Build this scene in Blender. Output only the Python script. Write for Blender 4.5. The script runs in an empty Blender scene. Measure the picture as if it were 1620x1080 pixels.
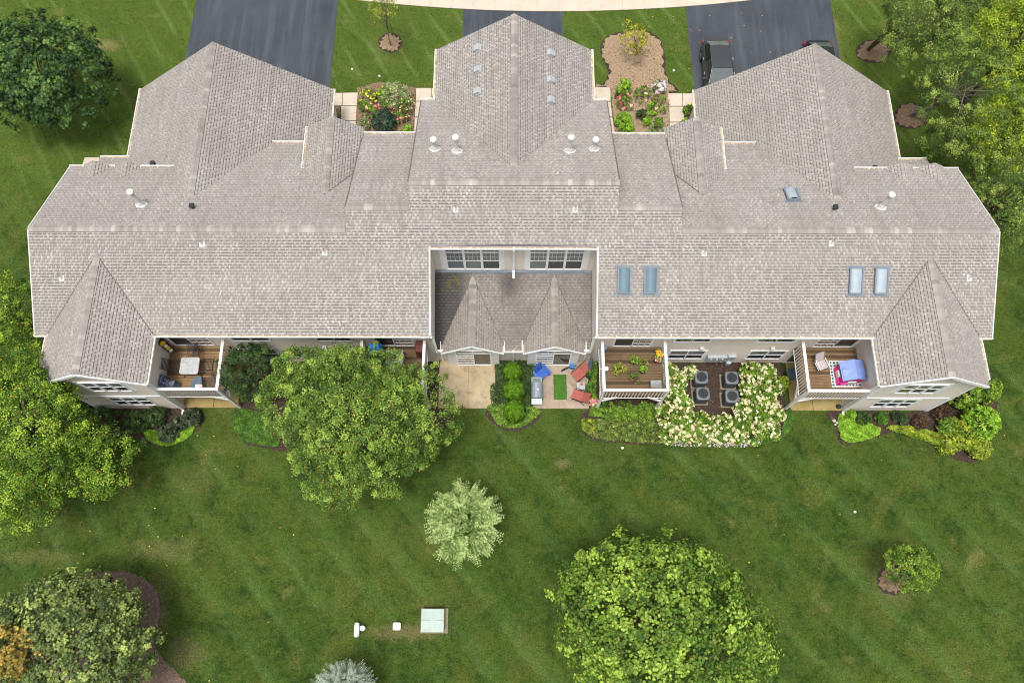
import bpy, math, random
import numpy as np
from mathutils import Vector, Matrix
R = math.radians
SC = bpy.context.scene
COL = SC.collection
# ---------------------------------------------------------------- camera, world, sun
FPX = 1260.0; TILT = R(18.84); ROLL = R(0.15); CAMX = -0.07; CAMH = 41.0
cam = bpy.data.cameras.new('camera'); cam_o = bpy.data.objects.new('camera', cam); COL.objects.link(cam_o)
cam.sensor_width = 36.0; cam.lens = FPX / 1620 * 36; cam.clip_end = 2000; cam.clip_start = 0.5
cam_o.location = (CAMX, 0, CAMH)
cam_o.rotation_mode = 'QUATERNION'
cam_o.rotation_quaternion = (Matrix.Rotation(TILT, 3, 'X') @ Matrix.Rotation(ROLL, 3, 'Z')).to_quaternion()
SC.camera = cam_o
SUN_EL, SUN_AZ = R(78), R(205)      # azimuth clockwise from north (+Y)
w = bpy.data.worlds.new('World'); SC.world = w; w.use_nodes = True
nt = w.node_tree; nt.nodes.clear()
sky = nt.nodes.new('ShaderNodeTexSky'); sky.sky_type = 'NISHITA'; sky.sun_disc = False
sky.sun_elevation = SUN_EL; sky.sun_rotation = SUN_AZ
sky.air_density = 1.0; sky.dust_density = 6.0; sky.ozone_density = 1.0
bg = nt.nodes.new('ShaderNodeBackground'); bg.inputs[1].default_value = 0.11
wo = nt.nodes.new('ShaderNodeOutputWorld')
hs = nt.nodes.new('ShaderNodeHueSaturation'); hs.inputs['Saturation'].default_value = .3   # thin bright overcast: nearly white sky
nt.links.new(sky.outputs[0], hs.inputs['Color']); nt.links.new(hs.outputs[0], bg.inputs[0]); nt.links.new(bg.outputs[0], wo.inputs[0])
sl = bpy.data.lights.new('sun', 'SUN'); sl.energy = 1.5; sl.angle = R(12); sl.color = (1, .955, .9)
so = bpy.data.objects.new('sun', sl); COL.objects.link(so)
sd = Vector((math.sin(SUN_AZ) * math.cos(SUN_EL), math.cos(SUN_AZ) * math.cos(SUN_EL), math.sin(SUN_EL)))
so.rotation_mode = 'QUATERNION'; so.rotation_quaternion = sd.to_track_quat('Z', 'Y')
so.location = (0, 0, 60)
SC.view_settings.view_transform = 'Standard'; SC.view_settings.look = 'None'
SC.view_settings.exposure = 0.74; SC.view_settings.gamma = 1.0; SC.view_settings.use_curve_mapping = False
SC.render.engine = 'CYCLES'
SC.cycles.pixel_filter_type = 'BLACKMAN_HARRIS'; SC.cycles.filter_width = 1.05
SC.cycles.max_bounces = 6; SC.cycles.diffuse_bounces = 3; SC.cycles.glossy_bounces = 2
SC.cycles.transmission_bounces = 2; SC.cycles.transparent_max_bounces = 4

# ---------------------------------------------------------------- measuring helpers
def ray(u, v):
    a = u - 810; b = 540 - v
    a, b = (a * math.cos(ROLL) - b * math.sin(ROLL)) / FPX, (a * math.sin(ROLL) + b * math.cos(ROLL)) / FPX
    return Vector((a, math.sin(TILT) + b * math.cos(TILT), -math.cos(TILT) + b * math.sin(TILT)))
CO = Vector((CAMX, 0, CAMH))
def G(u, v, z=0.0):
    d = ray(u, v); return CO + d * ((z - CAMH) / d.z)
def hit(u, v, p, n):
    d = ray(u, v); return CO + d * ((Vector(p) - CO).dot(Vector(n)) / d.dot(Vector(n)))
def mpp(u, v, z=0.0):                 # metres per photo pixel at a place
    return (G(u + 1, v, z) - G(u, v, z)).length

# ---------------------------------------------------------------- materials
MATS = {}
class NT:
    def __init__(s, name):
        s.m = bpy.data.materials.new(name); s.m.use_nodes = True; s.t = s.m.node_tree
        s.t.nodes.clear()
        s.out = s.n('ShaderNodeOutputMaterial'); s.b = s.n('ShaderNodeBsdfPrincipled')
        s.l(s.b.outputs[0], s.out.inputs[0])
    def n(s, ty, **k):
        q = s.t.nodes.new(ty)
        for a, b in k.items(): setattr(q, a, b)
        return q
    def l(s, a, b): s.t.links.new(a, b)
    def noise(s, scale, detail=3, rough=.55, vec=None, dist=0):
        q = s.n('ShaderNodeTexNoise'); q.inputs['Scale'].default_value = scale; q.inputs['Detail'].default_value = detail
        q.inputs['Roughness'].default_value = rough; q.inputs['Distortion'].default_value = dist
        s.l(vec if vec is not None else s.pos(), q.inputs['Vector']); return q.outputs['Fac']
    def pos(s):
        if not hasattr(s, '_p'): s._p = s.n('ShaderNodeNewGeometry').outputs['Position']
        return s._p
    def obj(s):
        if not hasattr(s, '_o'): s._o = s.n('ShaderNodeTexCoord').outputs['Object']
        return s._o
    def ramp(s, fac, stops, interp='LINEAR'):
        q = s.n('ShaderNodeValToRGB'); q.color_ramp.interpolation = interp
        e = q.color_ramp.elements
        while len(e) > 1: e.remove(e[-1])
        e[0].position = stops[0][0]; e[0].color = (*stops[0][1], 1) if not isinstance(stops[0][1], float) else (stops[0][1],) * 3 + (1,)
        for p, c in stops[1:]:
            k = e.new(p); k.color = (*c, 1) if not isinstance(c, float) else (c, c, c, 1)
        s.l(fac, q.inputs[0]); return q.outputs[0]
    def mix(s, fac, a, b, mode='MIX'):
        q = s.n('ShaderNodeMix', data_type='RGBA', blend_type=mode)
        for inp, val in ((q.inputs[0], fac), (q.inputs[6], a), (q.inputs[7], b)):
            if isinstance(val, (int, float)): inp.default_value = val
            elif isinstance(val, tuple): inp.default_value = (*val, 1)
            else: s.l(val, inp)
        return q.outputs[2]
    def math(s, op, a, b=0.0, c=0.0):
        q = s.n('ShaderNodeMath', operation=op)
        for i, val in enumerate((a, b, c)):
            if isinstance(val, (int, float)): q.inputs[i].default_value = val
            else: s.l(val, q.inputs[i])
        return q.outputs[0]
    def attr(s, name):
        q = s.n('ShaderNodeAttribute'); q.attribute_name = name; return q.outputs['Fac']
    def bump(s, h, st=.3, d=.02):
        q = s.n('ShaderNodeBump'); q.inputs['Strength'].default_value = st; q.inputs['Distance'].default_value = d
        s.l(h, q.inputs['Height']); s.l(q.outputs[0], s.b.inputs['Normal'])
    def done(s, col=None, rough=.6, spec=.3, metal=0):
        if col is not None:
            if isinstance(col, tuple): s.b.inputs['Base Color'].default_value = (*col, 1)
            else: s.l(col, s.b.inputs['Base Color'])
        s.b.inputs['Roughness'].default_value = rough; s.b.inputs['Specular IOR Level'].default_value = spec
        s.b.inputs['Metallic'].default_value = metal
        MATS[s.m.name] = s.m; return s.m
def simple(name, col, rough=.55, spec=.3, metal=0, var=.12, scale=6.0):
    q = NT(name); f = q.noise(scale, 4)
    c = q.mix(q.ramp(f, [(.3, 0.), (.7, 1.)]), tuple(x * (1 - var) for x in col), tuple(min(1, x * (1 + var)) for x in col))
    return q.done(c, rough, spec, metal)

def shingle_mat(name, stain):
    q = NT(name)
    r = q.attr('rnd')
    c = q.ramp(r, [(0, (.19, .176, .16)), (.3, (.272, .254, .234)), (.5, (.32, .302, .28)), (.72, (.41, .392, .36)), (1, (.52, .5, .46))])
    g = q.noise(60, 2, .8); c = q.mix(.3, c, q.ramp(g, [(.35, (.2, .2, .2)), (.65, (.8, .8, .8))]), 'OVERLAY')
    big = q.noise(.35, 4, .6)
    c = q.mix(q.ramp(big, [(.35, 0.), (.7, .6)]), c, (.26, .235, .215))
    mp = q.n('ShaderNodeMapping'); mp.inputs['Scale'].default_value = (2.2, .25, .25); q.l(q.pos(), mp.inputs[0])
    c = q.mix(q.ramp(q.noise(1.3, 4, .65, vec=mp.outputs[0]), [(.5, 0.), (.72, .5)]), c, (.2, .18, .165))
    if stain is None:
        c = q.mix(.3, c, (.17, .14, .115)); c = q.mix(q.ramp(q.noise(1.1, 5, .65), [(.5, 0.), (.75, .4)]), c, (.1, .085, .075))
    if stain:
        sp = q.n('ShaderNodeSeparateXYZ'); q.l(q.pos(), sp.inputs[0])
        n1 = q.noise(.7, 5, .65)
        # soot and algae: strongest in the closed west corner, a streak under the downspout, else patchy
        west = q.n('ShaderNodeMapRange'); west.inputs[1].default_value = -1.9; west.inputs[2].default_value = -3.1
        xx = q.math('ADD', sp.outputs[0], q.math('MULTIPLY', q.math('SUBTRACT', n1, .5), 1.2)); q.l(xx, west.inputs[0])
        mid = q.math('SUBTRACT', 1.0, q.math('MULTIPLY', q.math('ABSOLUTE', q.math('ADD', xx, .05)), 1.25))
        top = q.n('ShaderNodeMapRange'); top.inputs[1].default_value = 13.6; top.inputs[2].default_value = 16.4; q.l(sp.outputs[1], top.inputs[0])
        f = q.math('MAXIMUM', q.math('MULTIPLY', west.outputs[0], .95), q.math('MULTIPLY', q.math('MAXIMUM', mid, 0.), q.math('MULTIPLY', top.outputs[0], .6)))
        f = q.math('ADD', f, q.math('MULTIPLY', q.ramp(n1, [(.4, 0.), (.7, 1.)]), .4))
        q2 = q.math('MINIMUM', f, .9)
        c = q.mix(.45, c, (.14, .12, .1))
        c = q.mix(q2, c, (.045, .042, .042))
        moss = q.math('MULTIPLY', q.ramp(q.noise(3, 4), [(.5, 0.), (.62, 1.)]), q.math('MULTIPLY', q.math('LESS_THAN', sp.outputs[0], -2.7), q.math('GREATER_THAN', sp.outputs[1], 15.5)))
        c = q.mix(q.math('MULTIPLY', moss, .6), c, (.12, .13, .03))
    q.bump(q.noise(90, 2), .25, .01)
    return q.done(c, .9, .15)
shingle_mat('shingle', False); shingle_mat('stained_shingle', True); shingle_mat('low_shingle', None)
q = NT('shingle_butt'); q.done(q.mix(q.noise(8, 3), (.095, .085, .08), (.17, .155, .145)), .95, .1)

def leafmat(name, a, b, c, speck=None, amount=.03, transl=.2):
    q = NT(name); r = q.attr('rnd')
    a, b, c = (tuple(max(0, x * kk) for x, kk in zip(k, (1.12, 1.3, .85))) for k in (a, b, c)); a = tuple(x * .8 for x in a); c = tuple(x * 1.12 for x in c)
    col = q.ramp(r, [(0, a), (.45, b), (.85, c), (1, tuple(min(1, x * 1.25) for x in c))])
    if speck:
        col = q.mix(q.math('LESS_THAN', q.attr('rnd2'), amount), col, speck)
    q.done(col, .55, .3)
    tr = q.n('ShaderNodeBsdfTranslucent'); q.l(q.mix(1.0, col, (1.0, 1.1, .55), 'MULTIPLY'), tr.inputs[0])
    ms = q.n('ShaderNodeMixShader'); ms.inputs[0].default_value = transl
    q.l(q.b.outputs[0], ms.inputs[1]); q.l(tr.outputs[0], ms.inputs[2]); q.l(ms.outputs[0], q.out.inputs[0])
leafmat('leaf_oak_dark', (.014, .034, .018), (.034, .072, .028), (.12, .18, .06))
leafmat('leaf_left_big', (.03, .072, .01), (.11, .175, .02), (.27, .34, .05), (.55, .3, .02), .02)
leafmat('leaf_pear', (.03, .065, .014), (.1, .16, .028), (.27, .33, .085), (.4, .26, .04), .03)
leafmat('leaf_maple', (.032, .075, .014), (.115, .185, .028), (.3, .37, .08), (.3, .26, .06), .05)
leafmat('leaf_small_tree', (.045, .09, .012), (.105, .165, .022), (.2, .27, .04), (.5, .45, .04), .04)
leafmat('leaf_frond', (.03, .055, .012), (.1, .145, .04), (.33, .36, .21))
leafmat('leaf_grey', (.055, .078, .04), (.15, .185, .075), (.31, .33, .14), (.35, .25, .05), .02)
leafmat('leaf_orange', (.2, .12, .03), (.4, .22, .05), (.52, .34, .1), (.16, .17, .06), .3)
leafmat('leaf_spruce', (.07, .085, .095), (.18, .195, .24), (.38, .38, .47))
leafmat('leaf_right_dark', (.032, .06, .016), (.09, .135, .032), (.24, .27, .08), (.35, .25, .05), .02)
leafmat('leaf_yellow_green', (.09, .13, .01), (.2, .25, .02), (.34, .38, .035), (.45, .38, .05), .06)
leafmat('leaf_yellow', (.2, .17, .02), (.34, .28, .03), (.48, .38, .04), (.14, .2, .03), .2)
leafmat('leaf_sparse', (.08, .11, .02), (.17, .2, .04), (.28, .29, .06), (.42, .26, .05), .12)
leafmat('leaf_bush_dark', (.015, .035, .014), (.035, .065, .022), (.07, .11, .035))
leafmat('leaf_cypress', (.03, .075, .008), (.095, .185, .014), (.2, .31, .04), transl=.06)
leafmat('leaf_ground', (.025, .06, .01), (.06, .125, .016), (.11, .2, .03))
leafmat('leaf_lime', (.09, .17, .012), (.17, .3, .025), (.28, .4, .05), (.4, .4, .05), .05)
leafmat('leaf_bronze', (.022, .028, .022), (.05, .062, .045), (.1, .12, .085))
leafmat('leaf_fresh', (.04, .085, .012), (.1, .17, .022), (.18, .26, .04), (.4, .38, .05), .04)
leafmat('leaf_variegated', (.09, .12, .06), (.22, .26, .15), (.42, .44, .3))
leafmat('leaf_teal', (.012, .035, .03), (.03, .065, .055), (.07, .12, .1))
leafmat('leaf_autumn', (.07, .1, .015), (.17, .22, .025), (.33, .32, .04), (.5, .25, .03), .02)
leafmat('leaf_mixed', (.035, .06, .02), (.1, .14, .03), (.2, .25, .07), (.2, .09, .05), .1)
leafmat('leaf_purple', (.03, .018, .018), (.07, .035, .03), (.12, .06, .045))
leafmat('petal_cream', (.42, .25, .16), (.58, .45, .38), (.66, .6, .58), transl=.15)
leafmat('petal_pink', (.5, .06, .14), (.72, .14, .28), (.85, .4, .5), transl=.15)
leafmat('petal_yellow', (.6, .42, .02), (.78, .6, .03), (.85, .75, .1), transl=.15)
leafmat('petal_lilac', (.3, .2, .42), (.45, .34, .6), (.62, .52, .75), transl=.15)
leafmat('petal_orange', (.6, .25, .02), (.8, .4, .03), (.85, .55, .1), transl=.15)

# lawn
q = NT('lawn_grass'); P = q.pos()
sp = q.n('ShaderNodeSeparateXYZ'); q.l(P, sp.inputs[0]); X, Y = sp.outputs[0], sp.outputs[1]
base = q.mix(q.ramp(q.noise(.14, 4, .6, dist=.6), [(.38, 0.), (.62, 1.)]), (.032, .066, .009), (.064, .1, .016))
base = q.mix(q.ramp(q.noise(.55, 5, .7), [(.42, 0.), (.66, .8)]), base, (.085, .112, .02))
base = q.mix(q.ramp(q.noise(.8, 6, .75, dist=.5), [(.46, 0.), (.62, .85)]), base, (.02, .047, .008))
base = q.mix(q.ramp(q.noise(.3, 6, .7, dist=.8), [(.5, 0.), (.66, .6)]), base, (.115, .125, .03))
base = q.mix(q.ramp(q.noise(2.6, 5, .7), [(.45, 0.), (.7, .6)]), base, (.1, .125, .03))
base = q.mix(q.ramp(q.noise(3.3, 5, .7), [(.5, 0.), (.72, .5)]), base, (.018, .043, .008))
wob = q.math('MULTIPLY', q.noise(.12, 2), 1.1)
d = q.math('ADD', q.math('ADD', q.math('MULTIPLY', X, .74), q.math('MULTIPLY', Y, .67)), wob)
d2 = q.math('ADD', d, q.math('MULTIPLY', q.noise(2.2, 3, .7), .3))
brk = q.ramp(q.noise(.16, 5, .65), [(.35, 0.), (.6, 1.)])
band = q.ramp(q.math('SINE', q.math('MULTIPLY', d2, 3.1)), [(.45, 0.), (1, 1.)])
base = q.mix(q.math('MULTIPLY', q.math('MULTIPLY', band, brk), .34), base, (.095, .155, .04))
brk2 = q.ramp(q.noise(.2, 5, .7), [(.42, 0.), (.6, 1.)])
line = q.ramp(q.math('SINE', q.math('ADD', q.math('MULTIPLY', d2, 3.1), 1.2)), [(.7, 0.), (1., 1.)])
base = q.mix(q.math('MULTIPLY', q.math('MULTIPLY', line, brk2), .36), base, (.13, .2, .065))
# front lawn: fresher and yellower, with pale lines left by the mower
fr_ = q.n('ShaderNodeMapRange'); fr_.inputs[1].default_value = 19; fr_.inputs[2].default_value = 26; q.l(Y, fr_.inputs[0])
base = q.mix(q.math('MULTIPLY', fr_.outputs[0], .45), base, (.115, .16, .03))
df_ = q.math('ADD', q.math('ADD', q.math('MULTIPLY', X, .87), q.math('MULTIPLY', Y, .5)), q.math('MULTIPLY', q.noise(.5, 3), .5))
lf_ = q.ramp(q.math('SINE', q.math('MULTIPLY', df_, 4.3)), [(.72, 0.), (1., 1.)])
base = q.mix(q.math('MULTIPLY', q.math('MULTIPLY', lf_, fr_.outputs[0]), q.math('MULTIPLY', q.ramp(q.noise(.35, 4), [(.42, 0.), (.55, 1.)]), .38)), base, (.17, .24, .09))
tanf = q.ramp(q.noise(.55, 6, .75, dist=.4), [(.58, 0.), (.7, 1.)])
base = q.mix(q.math('MULTIPLY', tanf, .6), base, (.2, .17, .075))
straw = q.ramp(q.noise(4.2, 4, .7), [(.58, 0.), (.74, 1.)])
base = q.mix(q.math('MULTIPLY', straw, .55), base, (.17, .155, .06))
nz = q.noise(2.2, 5, .75)
for (u_, v_, a_, b_, am_, col_) in ((165, 72, 1.4, .55, .8, (.27, .21, .12)), (640, 1000, 2.3, .5, .75, (.2, .15, .085)), (617, 70, 1.25, 1.0, .65, (.22, .19, .09)), (262, 870, 2.2, .7, .5, (.21, .18, .09)), (290, 1030, 1.2, 1.0, .6, (.18, .14, .09)), (1412, 920, 1.3, 1.3, .55, (.18, .15, .09)),
                                    (60, 880, 2.6, .5, .5, (.2, .17, .08)), (310, 760, 1.6, 1.0, .4, (.17, .15, .07)), (1320, 60, .5, 3., .6, (.22, .17, .09)), (890, 734, .5, .35, .6, (.24, .17, .11)), (685, 990, 1.0, .6, .7, (.2, .16, .1)), (1245, 500, .1, .1, .1, (.2, .16, .1)), (240, 985, .9, 3., .5, (.17, .12, .09))):
    g_ = G(u_, v_) if 'G' in globals() else None
    dx_ = q.math('DIVIDE', q.math('SUBTRACT', X, g_.x), a_); dy_ = q.math('DIVIDE', q.math('SUBTRACT', Y, g_.y), b_)
    rr_ = q.math('ADD', q.math('SQRT', q.math('ADD', q.math('MULTIPLY', dx_, dx_), q.math('MULTIPLY', dy_, dy_))), q.math('MULTIPLY', q.math('SUBTRACT', nz, .5), 2.6))
    base = q.mix(q.math('MULTIPLY', q.ramp(rr_, [(.35, 1.), (1., 0.)]), am_ * .8), base, col_)
base = q.mix(1.0, base, (.73, .81, .62), 'MULTIPLY')
base = q.mix(.7, base, q.ramp(q.noise(14, 5, .7), [(.3, (.08, .08, .08)), (.7, (.92, .92, .92))]), 'OVERLAY')
base = q.mix(.6, base, q.ramp(q.noise(38, 2, .8), [(.3, (.1, .1, .1)), (.7, (.9, .9, .9))]), 'OVERLAY')
q.bump(q.noise(22, 4, .8), .6, .04)
q.done(base, .85, .12)

q = NT('asphalt')
c = q.mix(q.ramp(q.noise(.4, 4, .6), [(.3, 0.), (.7, 1.)]), (.034, .041, .051), (.052, .061, .074))
mp = q.n('ShaderNodeMapping'); mp.inputs['Scale'].default_value = (1.5, .12, 1); q.l(q.pos(), mp.inputs[0])
c = q.mix(q.ramp(q.noise(1.2, 3, .6, vec=mp.outputs[0]), [(.48, 0.), (.75, .5)]), c, (.1, .115, .135))
c = q.mix(.5, c, q.ramp(q.noise(55, 2, .8), [(.3, (.15, .15, .15)), (.7, (.85, .85, .85))]), 'OVERLAY')
c = q.mix(q.ramp(q.noise(9, 5, .8), [(.68, 0.), (.74, .5)]), c, (.2, .15, .09))
q.bump(q.noise(80, 2), .3, .01); q.done(c, .8, .3)
q = NT('road_asphalt'); q.done(q.mix(q.noise(2, 5), (.05, .05, .052), (.08, .08, .08)), .85, .2)

def concrete(name, a, b, stain, amt):
    q = NT(name); c = q.mix(q.ramp(q.noise(.9, 5, .65), [(.3, 0.), (.7, 1.)]), a, b)
    c = q.mix(q.math('MULTIPLY', q.ramp(q.noise(1.6, 6, .7, dist=.8), [(.52, 0.), (.72, 1.)]), amt), c, stain)
    c = q.mix(.25, c, q.ramp(q.noise(40, 2, .8), [(.3, (.2, .2, .2)), (.7, (.8, .8, .8))]), 'OVERLAY')
    q.bump(q.noise(60, 2), .15, .01); q.done(c, .85, .2)
concrete('sidewalk_concrete', (.47, .4, .325), (.55, .475, .39), (.34, .28, .22), .4)
concrete('patio_concrete', (.32, .255, .15), (.45, .37, .24), (.16, .13, .08), .8)
concrete('patio_concrete_brown', (.28, .22, .165), (.4, .32, .25), (.12, .09, .065), .9)
concrete('patio_concrete_green', (.26, .2, .07), (.36, .28, .12), (.14, .12, .03), .7)
concrete('pad_concrete', (.2, .16, .09), (.28, .24, .16), (.1, .08, .04), .6)
for nm, a, b in (('mulch_brown', (.15, .1, .065), (.27, .19, .125)), ('mulch_dark', (.038, .026, .02), (.08, .056, .042)), ('mulch_trench', (.035, .025, .022), (.07, .05, .042)), ('mulch_faded', (.1, .07, .055), (.2, .145, .115)), ('mulch_pale', (.25, .18, .11), (.38, .28, .185))):
    q = NT(nm); c = q.mix(q.ramp(q.noise(9, 5, .8), [(.35, 0.), (.65, 1.)]), a, b)
    c = q.mix(.5, c, q.ramp(q.noise(30, 3, .8), [(.3, (.1, .1, .1)), (.7, (.9, .9, .9))]), 'OVERLAY')
    q.bump(q.noise(18, 4, .8), .8, .05); q.done(c, .9, .15)
q = NT('mulch_chip'); r = q.attr('rnd')
q.done(q.ramp(r, [(0, (.05, .032, .025)), (.5, (.16, .11, .075)), (1, (.36, .26, .17))]), .85, .15)
q = NT('mulch_chip_dark'); r = q.attr('rnd')
q.done(q.ramp(r, [(0, (.03, .018, .016)), (.7, (.1, .06, .052)), (1, (.24, .17, .12))]), .85, .15)

q = NT('siding'); c = q.mix(q.noise(1.2, 4), (.65, .585, .51), (.71, .645, .57))
q.done(c, .6, .25)
q = NT('siding_cream_panel'); q.done(q.mix(q.noise(2, 4), (.7, .67, .62), (.76, .73, .68)), .6, .25)  # own cream colour of the recess side walls
simple('white_trim', (.86, .86, .85), .45, .35, var=.04)
simple('white_paint_wood', (.78, .76, .72), .5, .3, var=.06, scale=3)
simple('gutter_debris', (.42, .34, .23), .9, .1, var=.45, scale=5)
simple('white_panel', (.8, .8, .79), .5, .3, var=.05)
simple('soffit', (.6, .58, .55), .6, .2, var=.04)
simple('grey_metal', (.3, .33, .36), .45, .4, .3)
simple('flashing', (.17, .2, .23), .6, .3)
simple('vent_white', (.62, .61, .58), .5, .3, var=.08, scale=9)
simple('vent_grey', (.36, .38, .39), .6, .3)
simple('black_plastic', (.02, .023, .028), .5, .4)
simple('dark_metal', (.03, .03, .032), .45, .4, .2)
simple('rust', (.35, .13, .04), .8, .1)
simple('bark', (.1, .075, .055), .9, .1, var=.4, scale=12)
simple('bark_pale', (.24, .2, .18), .9, .1, var=.35, scale=12)
simple('door_red', (.1, .025, .022), .5, .3)
q = NT('glass_dark'); q.done(q.mix(q.noise(1.5, 2), (.02, .03, .035), (.05, .065, .07)), .08, .6)
q = NT('glass_blind'); # glass with pale slatted blinds right behind it
sp = q.n('ShaderNodeSeparateXYZ'); q.l(q.pos(), sp.inputs[0])
f = q.math('FRACT', q.math('MULTIPLY', sp.outputs[2], 14.))
q.done(q.mix(q.ramp(f, [(.5, 0.), (.8, 1.)]), (.12, .14, .15), (.27, .29, .3)), .12, .5)
q = NT('glass_curtain'); q.done(q.mix(q.noise(6, 2), (.16, .13, .085), (.27, .23, .16)), .15, .5)
q = NT('skylight_blue'); q.done(q.mix(q.noise(2, 2), (.1, .16, .2), (.14, .2, .24)), .5, .3)
q = NT('skylight_white'); q.done(q.mix(q.noise(2.5, 2), (.24, .3, .34), (.38, .44, .48)), .3, .4)
def woodmat(name, a, b, c3):
    q = NT(name); r = q.attr('rnd')
    oi = q.n('ShaderNodeObjectInfo')
    mp = q.n('ShaderNodeMapping'); mp.inputs['Scale'].default_value = (.7, 9, 9); q.l(q.pos(), mp.inputs[0])
    g = q.noise(2.2, 5, .7, vec=mp.outputs[0], dist=.4)
    c = q.mix(q.ramp(g, [(.3, 0.), (.7, 1.)]), a, b)
    c = q.mix(q.math('MULTIPLY', oi.outputs['Random'], .85), c, c3)
    c = q.mix(q.math('GREATER_THAN', q.math('FRACT', q.math('MULTIPLY', oi.outputs['Random'], 7.3)), .72), c, tuple(x * .45 for x in c3))
    c = q.mix(q.ramp(q.noise(1.1, 4), [(.45, 0.), (.75, .5)]), c, tuple(x * .5 for x in a))
    q.done(c, .75, .2)
woodmat('deck_wood_gold', (.17, .1, .045), (.36, .235, .115), (.25, .165, .085))
woodmat('deck_wood_brown', (.1, .06, .03), (.215, .14, .075), (.15, .105, .06))
woodmat('deck_wood_mix', (.12, .075, .035), (.3, .2, .11), (.2, .13, .07))
q = NT('car_paint'); q.b.inputs['Coat Weight'].default_value = .6; q.b.inputs['Coat Roughness'].default_value = .05
q.b.inputs['Coat Weight'].default_value = 1.0; q.done((.06, .066, .073), .22, .6, .6)
q = NT('car_black'); q.b.inputs['Coat Weight'].default_value = .6; q.done((.008, .012, .012), .25, .5, .2)
q = NT('car_glass'); q.done((.17, .215, .215), .06, .8)
q = NT('car_glass_dark'); q.done((.012, .016, .016), .06, .6)
simple('car_silver_pillar', (.1, .11, .115), .3, .5, .6)
simple('tyre', (.02, .02, .02), .85, .2)
simple('rim', (.4, .4, .42), .3, .5, .8)
q = NT('tail_red'); q.done((.3, .01, .02), .2, .5)
simple('blue_plastic', (.02, .1, .42), .45, .4)
simple('blue_cover', (.02, .16, .42), .6, .3)
simple('navy_plastic', (.02, .03, .08), .6, .3)
simple('red_sling', (.33, .1, .075), .75, .2, var=.15, scale=20)
simple('grill_grey', (.22, .26, .29), .4, .4, .3)
simple('steel', (.6, .62, .64), .25, .5, .8)
simple('grill_dark', (.05, .055, .06), .6, .3)
simple('turf_mat', (.07, .175, .03), .95, .05, var=.3, scale=30)
simple('grey_plastic', (.33, .37, .37), .5, .3)
simple('pink_plastic', (.72, .02, .28), .45, .35, var=.05)
simple('hot_red', (.6, .05, .1), .5, .3)
simple('periwinkle', (.2, .28, .62), .5, .35, var=.05)
simple('toy_white', (.7, .7, .66), .5, .3)
simple('yellow_plastic', (.68, .42, .01), .5, .3)
simple('cushion_blue', (.09, .13, .17), .8, .1)
simple('cushion_grey', (.42, .36, .37), .8, .1)
simple('pale_pink_cloth', (.6, .48, .48), .8, .1)
simple('ac_casing', (.125, .14, .155), .5, .4, .3)
simple('ac_dark', (.035, .04, .045), .6, .3, .2)
simple('box_green', (.33, .42, .37), .55, .3, var=.08, scale=4)
simple('box_pale', (.55, .62, .5), .55, .3, var=.06)
simple('pipe_white', (.72, .76, .8), .4, .4)
simple('meter_grey', (.4, .45, .46), .45, .4, .3)
simple('terracotta', (.3, .12, .06), .8, .1)
simple('fabric_pale_blue', (.16, .22, .29), .7, .2)
simple('stone', (.5, .45, .42), .85, .2, var=.25)
simple('cover_grey', (.45, .45, .44), .8, .1, var=.1, scale=2)
q = NT('table_glass'); q.done(q.mix(q.ramp(q.noise(3.5, 4, .7, dist=1), [(.45, 0.), (.7, 1.)]), (.36, .37, .37), (.5, .51, .51)), .2, .5)
q = NT('floral_cloth'); c = q.ramp(q.noise(9, 3, .6, dist=1.2), [(.45, (.035, .05, .09)), (.52, (.05, .07, .12)), (.56, (.35, .38, .42)), (.62, (.06, .08, .13))]); q.done(c, .8, .1)
# rug: white lattice with teal ovals, flat print
q = NT('lattice_rug'); sp = q.n('ShaderNodeSeparateXYZ'); q.l(q.obj(), sp.inputs[0])
sx = q.math('SINE', q.math('MULTIPLY', sp.outputs[0], 19.)); sy = q.math('SINE', q.math('MULTIPLY', sp.outputs[1], 19.))
pr_ = q.math('ABSOLUTE', q.math('MULTIPLY', sx, sy))
s2 = q.math('ABSOLUTE', q.math('ADD', sx, sy))
f = q.math('MAXIMUM', q.math('GREATER_THAN', pr_, .55), q.math('MULTIPLY', q.math('GREATER_THAN', s2, .35), q.math('LESS_THAN', s2, .6)))
q.done(q.mix(f, (.68, .68, .66), (.03, .1, .13)), .9, .05)

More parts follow.
